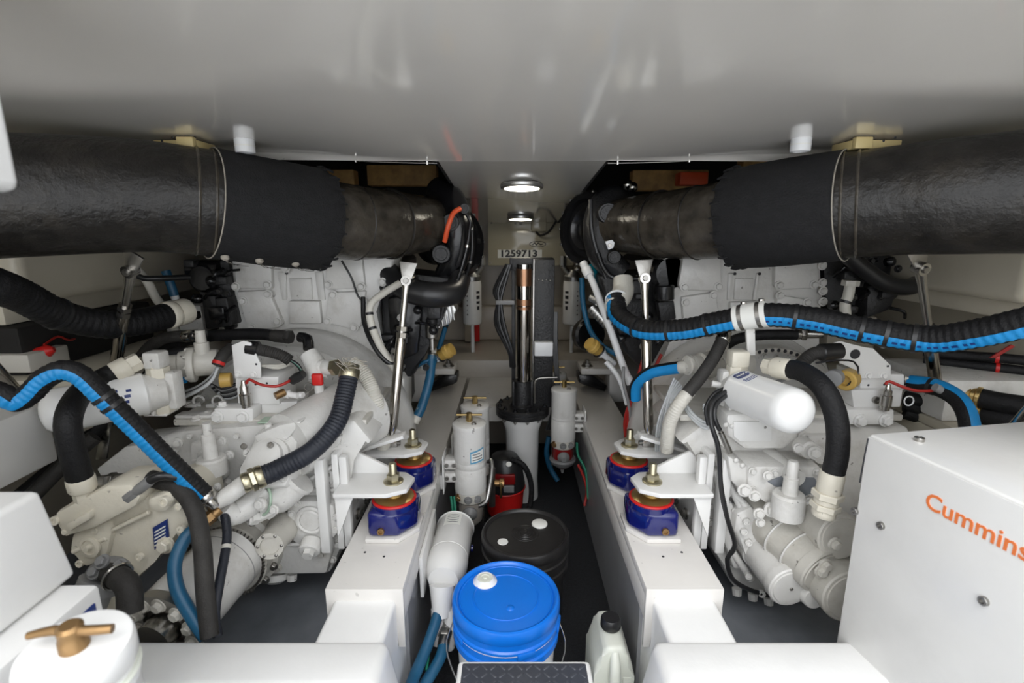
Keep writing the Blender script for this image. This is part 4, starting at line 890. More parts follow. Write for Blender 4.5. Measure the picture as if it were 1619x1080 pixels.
# shop vacuum
q = atz(800,800,0.02); q.y = 2.26; q.x = at(798,770,2.26).x
t = thing('shop_vacuum', 'small red and black vacuum cleaner behind the black bucket', 'vacuum', (q.x,q.y,0))
MB().lathe((q.x,q.y,.03), Z, [(0,.075), (.01,.085), (.13,.092), (.135,.088)], 36).done('tank', 'red', t)
MB().lathe((q.x,q.y,.165), Z, [(0,.096), (.02,.098), (.05,.092), (.13,.082), (.16,.06), (.17,.02)], 36).done('motor_head', 'black_plastic', t)
MB().box((q.x,q.y-.085,.245), (.10,.02,.05), .006).done('badge', 'red_dark', t)
MB().torus((q.x,q.y,.165), Z, .097, .004, 36, 6).done('trim_band', 'red', t)
MB().box((q.x+.02,q.y-.092,.20), (.05,.012,.035), .004).done('latch', 'grey_plastic', t)
MB().lathe((q.x+.02,q.y-.085,.32), (0,-.5,1), [(0,.014), (.004,.012)], 14).done('switch', 'label_white', t)
MB().tube([V((q.x+.03,q.y-.05,.33)), V((q.x+.09,q.y-.06,.30)), V((q.x+.125,q.y-.05,.20)), V((q.x+.115,q.y-.06,.08)), V((q.x+.05,q.y-.11,.03)), V((q.x-.02,q.y-.12,.03))], .013, 12, corr=(.008,.06)).done('vacuum_hose', 'hose', t)
for k in range(4): MB().ball((q.x+.075*(-1)**k,q.y+.05*(-1)**(k//2),.017), .017, 10, 6).done('caster', 'black_plastic', t)
# oil jug
q = atz(966,975,.30)
t = thing('oil_jug', 'milky white plastic oil jug with black cap beside the right bed', 'jug', (q.x,q.y,0))
prof = [(-.052,0), (.052,0), (.056,.03), (.056,.17), (.050,.205), (.036,.235), (.026,.262), (-.026,.262), (-.036,.235), (-.050,.205), (-.056,.17), (-.056,.03)]
MB().prism([V((q.x+a_, q.y-.075, .002+b_)) for a_, b_ in prof], (0,.15,0), .022, 3).done('jug_body', 'jug', t)
MB().tube([V((q.x,q.y-.068,.245)), V((q.x-.002,q.y-.092,.21)), V((q.x-.002,q.y-.098,.13)), V((q.x,q.y-.085,.06))], [.012,.015,.016,.014], 14).done('handle', 'jug', t)
MB().box2((q.x+.024,q.y-.077,.05), (q.x+.048,q.y-.073,.17), .002).done('level_strip', 'jug', t)
MB().lathe((q.x,q.y,.258), Z, [(0,.022), (.012,.022)], 24).done('neck', 'jug', t)
MB().lathe((q.x,q.y,.268), Z, [(0,.027), (.004,.029), (.026,.028), (.031,.024)], 30).done('cap', 'black_plastic', t)
# ladder step
a = atz(727,1045,.425); b = atz(930,1045,.425)
t = thing('ladder_step', 'dark diamond plate ladder step with white edge at the bottom', 'step', ((a.x+b.x)/2, a.y-.12, 0))
MB().box2((a.x-.004,a.y-.24,.398), (b.x+.004,a.y+.004,.4245), .010, 3).done('tread_edge', 'gelcoat_white', t)
tp = MB().box2((a.x+.006,a.y-.235,.400), (b.x-.006,a.y-.006,.4265), .004).done('tread', 'diamond', t)
m = MB()
for i in range(14):
    for j in range(11):
        x = a.x+.018+i*(b.x-a.x-.036)/13; y = a.y-.02-j*.02; an = .7 if (i+j) % 2 else -.7
        m.box((x,y,.4268), (.017,.0048,.0022), .0008, Matrix.Rotation(an, 3, 'Z'), 1)
o = m.done('tread_lozenges', 'diamond', tp); o['kind'] = 'stuff'
for k in (-1, 1): MB().box2(((a.x+b.x)/2+k*.12-.012,a.y-.20,.0), ((a.x+b.x)/2+k*.12+.012,a.y-.17,.40), .003).done('leg', 'aluminium', t)
# ================================================================== oil filters on their heads
def oilfilter(label, a, b, r, near, marks):
    a = at(*a); b = at(*b); d = (b-a).normalized(); L = (b-a).length
    t = thing('oil_filter', label, 'filter', a-V((0,0,r)))
    cn = MB().lathe(a, d, [(0,r*.94), (.006,r*1.03), (.016,r*1.03), (.02,r), (L-r*.7,r), (L-r*.35,r*.93), (L-r*.12,r*.72), (L,r*.35), (L+.002,r*.05)], 44).done('filter_can', 'filter_white', t)
    MB().lathe(a-d*.05, d, [(0,r*.7), (.006,r*.82), (.045,r*.95), (.05,r*.95)], 10).done('filter_head', 'enamel', t)
    MB().box(a-d*.04+V((0,.01,.0)), (r*1.5,.05,r*1.9), .010).done('head_block', 'enamel', t)
    MB().lathe(a-d*.035+V((0,0,-r*.7)), -Z, [(0,r*.5), (.02,r*.5), (.026,r*.42)], 6).done('drain_nut', 'enamel_cream', t)
    MB().lathe(a-d*.035+V((0,0,r*.7)), Z, [(0,r*.5), (.03,r*.5), (.03,r*.42), (.05,r*.42)], 6).done('port_nut', 'enamel_cream', t)
    return t, cn, a, b, d
t, cn, a, b, d = oilfilter('white spin-on oil filter with faint print over the left gearbox', (232,622,1.42), (62,655,1.26), .060, 1, 1)
up = (Z-d*Z.dot(d)).normalized(); fr = up.cross(d); fr = fr if fr.y < 0 else -fr
for k, (l, an, s_) in enumerate(((.045,.55,.012), (.05,.30,.014), (.075,.62,.012), (.078,.40,.015), (.10,.70,.010), (.055,.05,.013), (.095,.10,.010))):
    n_ = (fr*math.cos(an)+up*math.sin(an)); p_ = a+d*l+n_*.0603
    MB().box(p_, (s_,.0012,s_*.6), 0, Matrix((-d, -n_, (-d).cross(-n_))).transposed()).done('printed_mark', 'print_navy', cn)
MB().box(at(252,625,1.45), (.012,.08,.10), .003).done('mount_plate', 'enamel', t)
MB().box2(at(248,650,1.45)+V((-.02,-.03,-.006)), at(262,650,1.45)+V((.02,.04,.0)), .002).done('mount_foot', 'enamel', t)
q = a-d*.035+V((0,0,.095))
m = MB(); m.box(q, (.05,.05,.05), .008); m.done('elbow_block', 'enamel', t)
t, cn, a, b, d = oilfilter('white spin-on oil filter with blue emblem over the right gearbox', (1172,618,1.46), (1266,655,1.20), .060, 1, 1)
up = (Z-d*Z.dot(d)).normalized(); fr = up.cross(d); fr = fr if fr.x < 0 else -fr
nd = V((-.25,-.55,.8)); nd = (nd-d*nd.dot(d)).normalized(); ld_ = nd.cross(d); 
p_ = a+d*.035+nd*.0602
em = MB().prism([p_+d*x_*.021+ld_*y_*.019 for x_, y_ in ((-1,-.55), (-.6,-1), (.6,-1), (1,-.55), (1,.55), (.6,1), (-.6,1), (-1,.55))], nd*.0012).done('emblem', 'print_navy', cn)
text(em, 'NAPA', p_+nd*.0016+d*.006-ld_*.016 if ld_.x > 0 else p_+nd*.0016+d*.006+ld_*.016, ld_ if ld_.x > 0 else -ld_, -d, .014, 'label_white', 'emblem_lettering')
for k in range(3): MB().tube([p_+d*(.035+.008*k)+nd*-.001-ld_*.018, p_+d*(.04+.008*k)+nd*.0002, p_+d*(.032+.009*k)+nd*-.001+ld_*.018], .0009, 5).done('printed_script', 'print_navy', cn)
MB().box(at(1152,635,1.48), (.02,.06,.13), .004).done('mount_plate', 'enamel', t)
q = a-d*.035+V((0,0,.095)); m = MB(); m.box(q, (.055,.05,.05), .008); m.done('elbow_block', 'enamel_cream', t)
MB().cyl(at(1125,606,1.50), at(1152,612,1.49), .010, n=10).done('side_nipple', 'enamel', t)
# ================================================================== control valves on the gearboxes
cv = thing('control_valve', 'white control valve block with red wire on the left gearbox', 'valve', at(400,668,1.55))
def Cc(pts, Y, d, bev, name, m='enamel_clean', par=None): return plate_px(pts, Y, d, bev).done(name, m, par or cv)
Cc([(338,646), (400,646), (400,668), (338,668)], 1.50, .06, .005, 'base_plate')
Cc([(398,640), (470,634), (470,650), (440,660), (400,662)], 1.56, .10, .005, 'base_step')
Cc([(372,596), (440,596), (440,614), (372,614)], 1.55, .13, .004, 'upper_block')
Cc([(374,613), (442,613), (442,640), (376,640)], 1.55, .13, .004, 'lower_block')
Cc([(366,546), (384,539), (396,542), (412,576), (412,598), (371,598)], 1.54, .007, .002, 'bracket_plate')
for x, y, r_ in ((377,592,.008), (401,592,.008)): bolt(cv, at(x,y,1.539), -Yv, r_, 'enamel_clean')
for x, y in ((344,659), (384,659)): bolt(cv, at(x,y,1.499), -Yv, .014, 'enamel_clean')
bolt(cv, at(352,641,1.53), Z, .012, 'enamel_clean')
for x, y in ((404,608), (422,606), (405,576)): bolt(cv, at(x,y,1.539 if y < 590 else 1.549), -Yv, .0035, 'print_black', 'round', 'screw_hole')
q = at(390,645,1.515); MB().lathe(q, Z, [(0,.014), (.012,.014), (.014,.017), (.045,.017), (.047,.014), (.07,.013), (.075,.009), (.09,.007)], 18).done('pressure_sensor', 'steel', cv)
MB().tube(A([(390,606,1.515), (394,600,1.51), (412,608,1.50), (436,611,1.50), (455,604,1.52), (464,597,1.55)]), .0045, 8).done('red_wire', 'wire_red', cv)
m = MB(); m.lathe(at(448,622,1.54), (1,-.2,-.1), [(0,.014), (.02,.014), (.022,.010), (.05,.010)], 12); m.lathe(at(466,625,1.55), (1,-.2,.1), [(0,.010), (.03,.010)], 8); m.done('test_port', 'enamel_clean', cv)
MB().lathe(at(450,620,1.53), (-.6,-.6,-.2), [(0,.013), (.03,.012)], 12).done('port_cap', 'bronze', cv)
MB().lathe(at(462,602,1.54), (.8,-.2,.5), [(0,.014), (.025,.016), (.05,.012)], 14).done('plug_connector', 'black_plastic', cv)
q = at(392,550,1.56); MB().lathe(q, at(408,552,1.56)-q, [(0,.024), (.03,.025), (.035,.020)], 20).done('conduit_nut', 'black_gloss', cv)
MB().tube(A([(404,552,1.56), (425,556,1.55), (445,562,1.55), (458,570,1.56)]), .017, 16, corr=(.0055,.07)).done('conduit', 'hose_grey', cv)
for k in range(4): MB().tube(A([(455,568,1.56), (466,572+k,1.56), (476,582+k*2,1.57), (478-k*3,600,1.58)]), .004, 7).done('wire', ('black_plastic','wire_grey','wire_green','black_plastic')[k], cv)
for k in range(2): MB().tube(A([(414,578,1.58), (440,582-k*4,1.60), (456,576-k*3,1.62), (448,570-k*4,1.66)]), .005, 8).done('pale_wire', 'white_hose', cv)
MB().lathe(at(366,600,1.56), (-1,-.3,0), [(0,.022), (.03,.024), (.033,.018), (.03,.012)], 22).done('yellow_coil', 'yellow_cap', cv)
cw = thing('control_valve', 'white control valve block with hole plate on the right gearbox', 'valve', at(1380,672,1.5))
def Cr(pts, Y, d, bev, name, m='enamel_clean'): return plate_px(pts, Y, d, bev).done(name, m, cw)
Cr([(1340,648), (1414,648), (1414,672), (1340,672)], 1.46, .10, .005, 'base_plate')
Cr([(1346,617), (1428,616), (1424,644), (1350,645)], 1.48, .12, .004, 'lower_block')
Cr([(1360,592), (1430,592), (1430,617), (1360,617)], 1.50, .12, .004, 'upper_block')
Cr([(1318,542), (1330,539), (1366,550), (1380,550), (1409,578), (1409,599), (1362,599), (1345,580), (1328,575)], 1.485, .007, .002, 'bracket_plate')
MB().lathe(at(1352,560,1.484), -Yv, [(0,.015), (.001,.015)], 20).done('plate_hole', 'print_black', cw)
for x, y in ((1373,594), (1397,594)): bolt(cw, at(x,y,1.484), -Yv, .008, 'enamel_clean')
for x, y in ((1360,665), (1400,664)): bolt(cw, at(x,y,1.459), -Yv, .015, 'enamel_clean')
for x, y in ((1404,579), (1373,609), (1398,608)): bolt(cw, at(x,y,1.483 if y < 590 else 1.499), -Yv, .0035, 'print_black', 'round', 'screw_hole')
bolt(cw, at(1384,632,1.479), -Yv, .011, 'steel_dark', 'cap')
q = at(1398,648,1.45); MB().lathe(q, Z, [(0,.013), (.012,.013), (.014,.016), (.045,.016), (.047,.013), (.06,.013), (.065,.008), (.08,.006)], 18).done('pressure_sensor', 'steel', cw)
MB().tube(A([(1400,608,1.45), (1406,603,1.45), (1425,611,1.44), (1450,618,1.43), (1478,617,1.44), (1480,610,1.46)]), .0045, 8).done('red_wire', 'wire_red', cw)
q = at(1340,600,1.45); MB().lathe(q, (-.75,-.65,0), [(-.02,.030), (.02,.030), (.024,.026), (.024,.016), (.01,.014)], 26).done('yellow_coil', 'yellow_cap', cw)
MB().lathe(at(1318,598,1.42), (-.7,-.7,0), [(-.02,.024), (.01,.024), (.012,.016)], 22).done('coil_nut', 'grey_plastic', cw)
MB().lathe(at(1328,555,1.48), (-1,-.1,-.05), [(0,.024), (.06,.026), (.065,.022)], 22, ).done('conduit_nut', 'black_plastic', cw)
MB().tube(A([(1302,556,1.47), (1285,560,1.46), (1270,572,1.45), (1260,584,1.45)]), .018, 16, corr=(.0055,.07)).done('conduit', 'hose_grey', cw)
for k in range(3): MB().tube(A([(1262,580,1.45), (1248,592+k*2,1.46), (1230,602+k*2,1.48), (1212,614+k*2,1.52)]), .004, 7).done('wire', 'wire_grey', cw)
MB().tube(A([(1290,574,1.44), (1320,570,1.44), (1350,572,1.44), (1357,590,1.44), (1340,610,1.43)]), .003, 6).done('loop_wire', 'black_plastic', cw)
for k in range(3): MB().tube(A([(1430,598+k*4,1.52), (1455,605+k*3,1.50), (1490,618+k*3,1.46), (1512,628+k*2,1.44)]), .006, 8).done('sensor_lead', ('white_hose','wire_grey','black_plastic')[k], cw)
MB().lathe(at(1478,612,1.43), (1,-.1,-.5), [(0,.012), (.05,.013), (.055,.009)], 12).done('lead_connector', 'wire_grey', cw)
MB().torus(at(1437,634,1.47), (0,-1,.1), .014, .0022, 20, 6).done('lifting_ring', 'plastic_white', cw)
# ------------------------------------------------------------------ actuators beside the valves
def actuator(label, a, b, r, fl, fr_, group=None):
    a = at(*a); b = at(*b); d = b-a; L = d.length; t = thing('actuator', label, 'actuator', (a+b)/2-V((0,0,r)))
    MB().lathe(a, d, [(0,r*.55), (.02,r*.6), (.025,r*.7), (.05,r*.72), (.055,r*.9), (L*.45,r), (L,r*.95)], 28).done('barrel', 'enamel_dirty', t)
    f = at(*fl); u, w_ = frame(d)
    MB().lathe(f, d, [(0,fr_*.96), (.004,fr_), (.016,fr_), (.02,fr_*.96)], 36).done('flange', 'enamel_dirty', t)
    for k in range(8): an = 2*PI*k/8; bolt(t, f+(u*math.cos(an)+w_*math.sin(an))*fr_*.85-d.normalized()*.001, -d, .006, 'enamel_dirty')
    m = MB(); [m.lathe(a+d.normalized()*(.004+.012*k), d, [(0,r*.70), (.006,r*.70)], 20) for k in range(4)]; m.done('ribbed_collar', 'enamel_dirty', t)
    return t
t = actuator('dirty white bolted actuator left of the left control valve', (252,578,1.56), (345,572,1.62), .044, (298,577,1.58), .056)
MB().lathe(at(322,570,1.60), Z, [(0,.022), (.06,.022), (.062,.016), (.10,.014)], 14).done('riser', 'enamel_dirty', t)
t = actuator('dirty white bolted actuator under the right striped hose', (1085,578,1.62), (1180,575,1.70), .046, (1128,577,1.64), .058)
MB().lathe(at(1140,565,1.65), Z, [(0,.020), (.05,.020)], 12).done('riser', 'enamel_dirty', t)
t = thing('valve_tee', 'white tee fitting with bright red cap right of the left control valve', 'pipe fitting', at(505,632,1.58))
m = MB(); m.tube(A([(488,560,1.62), (500,580,1.60), (503,600,1.58)]), [.03,.034,.03], 18); m.lathe(at(500,582,1.60), at(545,580,1.56)-at(500,582,1.60), [(0,.030), (.03,.028), (.035,.024), (.07,.024)], 18); m.lathe(at(504,606,1.58), -Z, [(0,.016), (.04,.014), (.05,.010)], 12); m.done('tee_body', 'enamel', t)
MB().box(at(502,600,1.555), (.036,.016,.04), .012, None, 3).done('red_cap', 'red', t)
MB().lathe(at(527,581,1.57), at(545,580,1.56)-at(500,582,1.60), [(0,.027), (.016,.027)], 6).done('brass_nut', 'zinc', t)
MB().torus(at(488,612,1.56), (0,-1,.1), .013, .002, 18, 6).done('ring', 'steel', t)
# ================================================================== hoses, left side
SF = [(.03,1.12,18), (.012,1.25,6), (.02,1.0,14)]
st1 = hose('striped_hose', 'black hose with bright blue stripe crossing the lower left diagonally', [(-260,560,1.0), (-40,612,1.10), (0,622,1.10), (26,634,1.11), (48,622,1.12), (72,598,1.13), (100,586,1.14), (128,594,1.15), (162,626,1.16), (210,672,1.18), (268,730,1.20), (326,786,1.23)], .0245, corr=(.013,.035), stripe=(V((.12,-.85,-.12)), .52, 'stripe_blue'), ties=(.60,.63), ends=((1, [(.018,1.15,18), (.03,.8,12)], 'steel'),))
hose('drain_hose', 'thick black wrapped hose sweeping in at upper left', [(-330,330,1.02), (-40,440,1.15), (30,466,1.28), (95,498,1.40), (165,513,1.50), (225,508,1.60), (272,497,1.70)], .042, corr=(.02,.028), ties=(.62,), ends=((1, [(.03,1.10,24), (.05,1.05,24)], 'enamel_cream'),))
hose('oil_hose', 'thick black hose looping down from the left oil filter head', [(196,582,1.40), (160,600,1.36), (126,624,1.26), (108,662,1.18), (113,706,1.17), (130,768,1.18)], .0285, ends=((0, [(.04,1.05,18), (.03,.9,6)], 'enamel_cream'), (1, [(.035,1.08,18), (.03,.85,8)], 'enamel_cream')))
hose('dark_hose', 'dark hose passing behind the left oil filter toward the hull', [(185,648,1.52), (140,690,1.46), (95,735,1.38), (30,790,1.30)], .026)
hose('dark_hose', 'second dark hose nearer the louvred box at lower left', [(150,690,1.40), (110,725,1.36), (60,775,1.30), (20,815,1.26)], .022, 'hose_grey')
hose('coolant_hose', 'navy black ribbed hose curving down the front of the left gearbox', [(553,588,1.52), (546,622,1.48), (532,668,1.42), (494,712,1.36), (440,742,1.32), (408,755,1.29)], .028, 'hose_navy', corr=(.010,.035), ends=((0, [(.03,1.1,18), (.014,1.0,6)], 'zinc'), (1, [(.02,1.12,18), (.014,1.15,6), (.02,.95,12)], 'zinc')))
hose('vent_hose', 'white corrugated hose running down beside the left strut', [(556,572,1.66), (578,594,1.64), (594,630,1.62), (602,668,1.64), (606,705,1.68)], .023, 'white_hose', corr=(.007,.05), ties=(.8,))
hose('fuel_hose', 'dark teal hose with yellow ringed fitting hanging from the manifold', [(318,830,1.20), (294,850,1.17), (277,888,1.13), (280,930,1.10), (302,972,1.075), (326,1008,1.055)], .0165, 'hose_blue', ends=((0, [(.010,1.2,16), (.03,1.05,6), (.02,.8,12)], 'bronze'),))
hose('grey_hose', 'thick dark grey hose arching over the shaft coupling', [(238,756,1.22), (282,772,1.20), (308,808,1.17), (320,866,1.13), (324,930,1.09), (332,1006,1.05)], .021, 'hose_grey')
hose('thin_hose', 'slim black hose with pale band beside the grey hose', [(355,812,1.26), (359,842,1.23), (356,874,1.19), (346,928,1.12), (340,970,1.08), (344,1006,1.06)], .0115, 'hose_navy', ties=(.30,), tie_m='white_hose')
hose('pump_lead', 'short black lead plugged into the cream pump', [(222,772,1.17), (240,758,1.17), (262,752,1.18), (290,756,1.20)], .011, 'black_plastic', ends=((0, [(.05,1.2,14), (.03,1.4,8)], 'grey_plastic'),))
MB_t = thing('pipe_union', 'grey metal pipe union lying behind the cream pump', 'pipe fitting', at(190,775,1.28))
fitting(MB_t, at(146,764,1.26), at(238,756,1.26)-at(146,764,1.26), .020, [(.045,.95,14), (.02,1.2,6), (.03,1.0,14), (.02,1.2,6), (.03,.95,14)], 'steel_dark', 'union_body')
hose('line_hose', 'black hose running across behind the left control valve', [(235,560,1.76), (270,545,1.78), (330,532,1.76), (400,528,1.74), (446,532,1.72)], .020, ends=((1, [(.05,1.1,14), (.02,1.2,6)], 'hose_grey'),))
hose('bronze_elbow', 'dark bronze elbow ending the hose behind the left valve', [(474,533,1.71), (486,536,1.70), (488,552,1.68)], .018, 'black_gloss', cat='pipe fitting')
hose('grey_hose', 'grey hose curving behind the left actuator to the hull', [(300,531,1.70), (265,534,1.72), (238,548,1.72), (218,572,1.72)], .020, 'hose_grey', ends=((0, [(.03,1.05,14), (.02,1.1,6), (.03,.9,12)], 'steel'),))
hose('blue_hose', 'short blue striped hose behind the left oil filter', [(238,590,1.62), (265,597,1.60), (292,598,1.58)], .017, 'stripe_blue')
hose('conduit_lead', 'black lead with red tape left of the left valve bracket', [(366,550,1.58), (352,562,1.54), (344,578,1.52)], .017, 'hose_grey', ties=(.9,), tie_m='red')
for k in range(4):
    hose('cable', ('uppermost','second highest','second lowest','lowest')[k]+' cable fanning out left of the left control valve', [(344,580,1.52), (334,596+k*2,1.52), (312,612+k*2,1.53), (285,622+k*3,1.56)], .0055, ('wire_grey','black_plastic','wire_grey','clear_tube')[k], cat='cable', group='cables by the left valve')
t = thing('twine_tuft', 'frayed pale twine tied around the hose fitting near the left strut', 'twine', at(545,575,1.5))
for k in range(7):
    q = at(548,580,1.50); an = -.3+k*.5
    MB().tube([q, q+V((math.cos(an)*.03,-.02,.025*math.sin(an)+.01)), q+V((math.cos(an)*.06+.01*k,-.01,.02*math.sin(an*1.7)))], .0012, 5).done('strand', 'thread', t)
# centre left
hose('white_pipe', 'white hose bent behind the left strut', [(632,448,1.92), (606,464,1.88), (586,482,1.84), (586,508,1.82), (600,545,1.80), (628,592,1.78)], .0135, 'white_hose', ties=(.42,.55))
hose('cable', 'thick black cable hanging left of the left strut', [(574,470,1.90), (576,510,1.86), (590,545,1.80), (612,572,1.78), (640,580,1.80)], .009, 'black_plastic', cat='cable')
hose('cable', 'thin dark cable hanging across the left housing covers', [(540,412,1.93), (556,440,1.93), (566,468,1.94), (578,480,1.94)], .004, 'black_plastic', cat='cable')
hose('fuel_line', 'long blue fuel line rising beside the left turbocharger', [(742,430,2.40), (722,468,2.36), (706,512,2.26), (696,545,2.20), (684,580,2.12)], .011, 'hose_blue', ties=(.3,.6))
hose('fuel_line', 'dark blue hose dropping beside the left engine foot', [(683,562,2.10), (679,600,2.06), (668,640,2.02), (660,658,2.0)], .019, 'hose_blue', ends=((0, [(.03,1.0,14), (.02,1.1,6)], 'steel_dark'), (1, [(.10,.95,14)], 'white_hose')))
hose('fuel_line', 'short blue hose behind the steel strainer on the left', [(655,582,2.10), (672,572,2.08), (690,566,2.10)], .008, 'hose_blue')
t = thing('small_strainer', 'small steel strainer with black top beside the left fuel lines', 'filter', at(683,550,2.05))
MB().lathe(at(683,534,2.05), Z, [(0,.020), (.004,.026), (.055,.026), (.058,.020)], 22).done('strainer_body', 'steel_dark', t)
MB().lathe(at(683,512,2.05), Z, [(0,.022), (.02,.024), (.028,.018)], 18).done('strainer_top', 'black_plastic', t)
MB().lathe(at(683,534,2.05), -Z, [(0,.012), (.05,.012)], 12).done('strainer_stem', 'steel', t)
def ycap(label, p, ax):
    q = at(*p); t = thing('yellow_cap', label, 'cap', q)
    MB().lathe(q, ax, [(0,.024), (.03,.028), (.034,.032), (.05,.032), (.054,.028), (.07,.028), (.072,.02)], 16).done('cap_body', 'yellow_cap', t)
    m = MB(); m.lathe(q, V(ax)*-1, [(0,.024), (.016,.022), (.02,.014), (.10,.013)], 14); m.done('cap_stem', 'plastic_white', t)
    MB().torus(q+V(ax).normalized()*.004, ax, .028, .004, 18, 6).done('cap_collar', 'black_plastic', t)
ycap('yellow plastic cap beside the blue lines on the left', (695,563,2.16), V((.8,-.2,.5)))
ycap('yellow plastic cap below the white pipes on the right', (948,556,2.14), V((-.7,-.3,.6)))
# ================================================================== hoses, right side
P1 = [(974,472,1.88), (980,500,1.80), (1018,521,1.70), (1080,521,1.62), (1140,509,1.55), (1205,498,1.48), (1280,504,1.42), (1360,521,1.35), (1460,536,1.27), (1540,528,1.19), (1640,505,1.10), (1720,480,1.05), (1990,390,.95)]
big = hose('striped_hose', 'long black wrapped hose with blue stripe spanning the right side', P1, .0345, corr=(.018,.034), stripe=(V((-.42,-.85,-.42)), .40, 'stripe_blue'), ties=(.128,.204,.288,.452,.56,.596,.636), step=.015)
PP = A(P1)
p_, tg = along(PP, .374)
MB().lathe(p_-tg*.045, tg, [(0,.0365), (.002,.0385), (.088,.0385), (.09,.0365)], 30).done('white_sleeve', 'label_white', big)
for s_ in (-.024,.026):
    MB().lathe(p_+tg*(s_-.006), tg, [(0,.0390), (.012,.0390)], 30).done('hose_clamp', 'steel_dark', big)
    MB().box(p_+tg*s_+V((0,0,.042)), (.014,.014,.010), .002).done('clamp_screw', 'steel', big)
m = MB(); m.tube(A([(985,440,1.95), (985,462,1.92), (976,476,1.88), (972,486,1.85)]), [.036,.040,.040,.038], 22); m.done('white_elbow', 'white_hose', big)
m = MB(); m.torus(PP[0], PP[0]-PP[1], .037, .004, 26, 6); m.done('elbow_lip', 'plastic_white', big)
tag(plate_px([(1180,520), (1194,520), (1195,562), (1182,562)], 1.50, .012, .002).done('hose_post', 'enamel'), 'white flat post holding up the right striped hose', 'post')
hose('striped_hose', 'short bright blue striped hose curling beside the right strut', [(1004,630,1.78), (1006,608,1.76), (1026,590,1.72), (1056,583,1.68), (1084,580,1.64)], .021, stripe=(V((0,-.9,.0)), .95, 'stripe_blue'), ends=((1, [(.03,1.1,16), (.02,1.2,6)], 'enamel_dirty'),))
hose('dark_hose', 'dark hose slanting down in front of the right actuator', [(1144,534,1.58), (1128,566,1.54), (1106,598,1.51), (1086,622,1.49)], .0195, 'hose_grey', ends=((0, [(.02,1.15,16), (.02,.9,8)], 'steel'),))
hose('vent_hose', 'white corrugated hose continuing below the slanted dark hose', [(1090,618,1.50), (1070,645,1.50), (1058,672,1.52), (1054,712,1.56)], .021, 'white_hose', corr=(.008,.03))
hose('oil_hose', 'thick black hose arching down to the white fitting at right', [(1232,582,1.38), (1268,588,1.32), (1302,614,1.25), (1322,660,1.21), (1324,715,1.19), (1312,768,1.19)], .0265, ends=((0, [(.05,1.12,18), (.03,.9,6)], 'enamel_cream'), (1, [(.055,1.12,18), (.018,1.4,6), (.014,1.1,14), (.016,1.35,6), (.02,1.05,14)], 'enamel_cream')))
hose('striped_hose', 'blue striped hose bending down behind the lettered white box', [(1440,606,1.52), (1478,612,1.46), (1512,630,1.40), (1530,660,1.35), (1536,712,1.30)], .024, stripe=(V((.15,-.8,.35)), .75, 'stripe_blue'), ties=(.2,))
hose('cable', 'black cable snaking down the inboard side of the right gearbox', [(1150,618,1.44), (1126,636,1.40), (1124,668,1.37), (1136,710,1.36), (1140,770,1.36), (1150,820,1.36), (1162,862,1.36), (1150,884,1.37), (1158,915,1.38), (1184,932,1.39), (1216,942,1.40)], .007, 'black_plastic', cat='cable', ties=(.47,.68))
hose('cable', 'shorter black cable ending in a steel probe on the right gearbox', [(1152,622,1.44), (1132,640,1.40), (1130,662,1.38), (1138,680,1.38)], .007, 'black_plastic', cat='cable', ends=((1, [(.03,.5,10), (.07,1.2,14)], 'steel_dark'),))
for k in range(9):
    hose('clear_tube', ('first','second','third','fourth','fifth','sixth','seventh','eighth','ninth')[k]+' clear tube from the left in the bundle beside the right strut', [(1066+k*3,598+k*3,1.66), (1054+k*1.5,628,1.64), (1040+k*3.2,670,1.62+.008*(k % 3)), (1036+k*3,720,1.66)], .0038, 'clear_tube', cat='tube', group='clear tubing bundle')
for k in range(3):
    hose('clear_tube', ('uppermost','middle','lowest')[k]+' clear tube looping beneath the black cable tangle', [(1078,630+k*4,1.56), (1096,655+k*4,1.50), (1118,668+k*5,1.46), (1126,650+k*6,1.48), (1112,640+k*4,1.50)], .005, 'clear_tube', cat='tube', group='clear tube loops')
for k in range(3):
    hose('cable', ('leftmost','middle','rightmost')[k]+' black cable in the tangle left of the right oil filter', [(1152,612+k*4,1.47), (1130,622+k*5,1.45), (1116+k*4,645,1.44), (1120+k*5,672,1.43)], .006, 'black_plastic', cat='cable', group='cable tangle')
hose('white_pipe', 'long white pipe slanting down to the right strut base', [(928,428,2.16), (938,448,2.12), (952,485,2.08), (968,530,2.04), (984,575,2.02), (996,604,2.0)], .0145, 'plastic_white', ends=((0, [(.04,1.5,16), (.03,1.2,16)], 'plastic_white'), (1, [(.03,1.2,14)], 'plastic_white')))
hose('white_pipe', 'second white pipe under the yellow cap on the right', [(958,572,2.12), (972,588,2.10), (984,610,2.08), (992,640,2.06)], .011, 'plastic_white')
hose('teal_hose', 'teal hose behind the white pipe at the right turbocharger', [(932,420,2.22), (942,440,2.20), (956,462,2.18)], .020, 'hose_teal')
hose('fuel_line', 'long blue fuel line hanging left of the white pipe', [(920,440,2.34), (922,480,2.30), (932,520,2.26), (950,545,2.20), (974,560,2.14)], .012, 'hose_blue')
hose('fuel_line', 'grey tube beside the long blue fuel line on the right', [(922,455,2.36), (926,495,2.32), (938,530,2.26), (956,552,2.18)], .008, 'wire_grey')
t = thing('finned_fitting', 'pale finned fitting behind the white pipe on the right', 'pipe fitting', at(948,505,2.2))
m = MB(); a = at(936,486,2.22); b = at(962,514,2.18); d = b-a
for k in range(6): m.lathe(a+d*(k/6), d, [(0,.026), (d.length/9,.026), (d.length/9,.019), (d.length/6,.019)], 18)
m.done('fins', 'aluminium', t)
MB().lathe(at(934,470,2.24), at(945,476,2.22)-at(934,470,2.24), [(0,.018), (.05,.018)], 14).done('stub', 'aluminium', t)
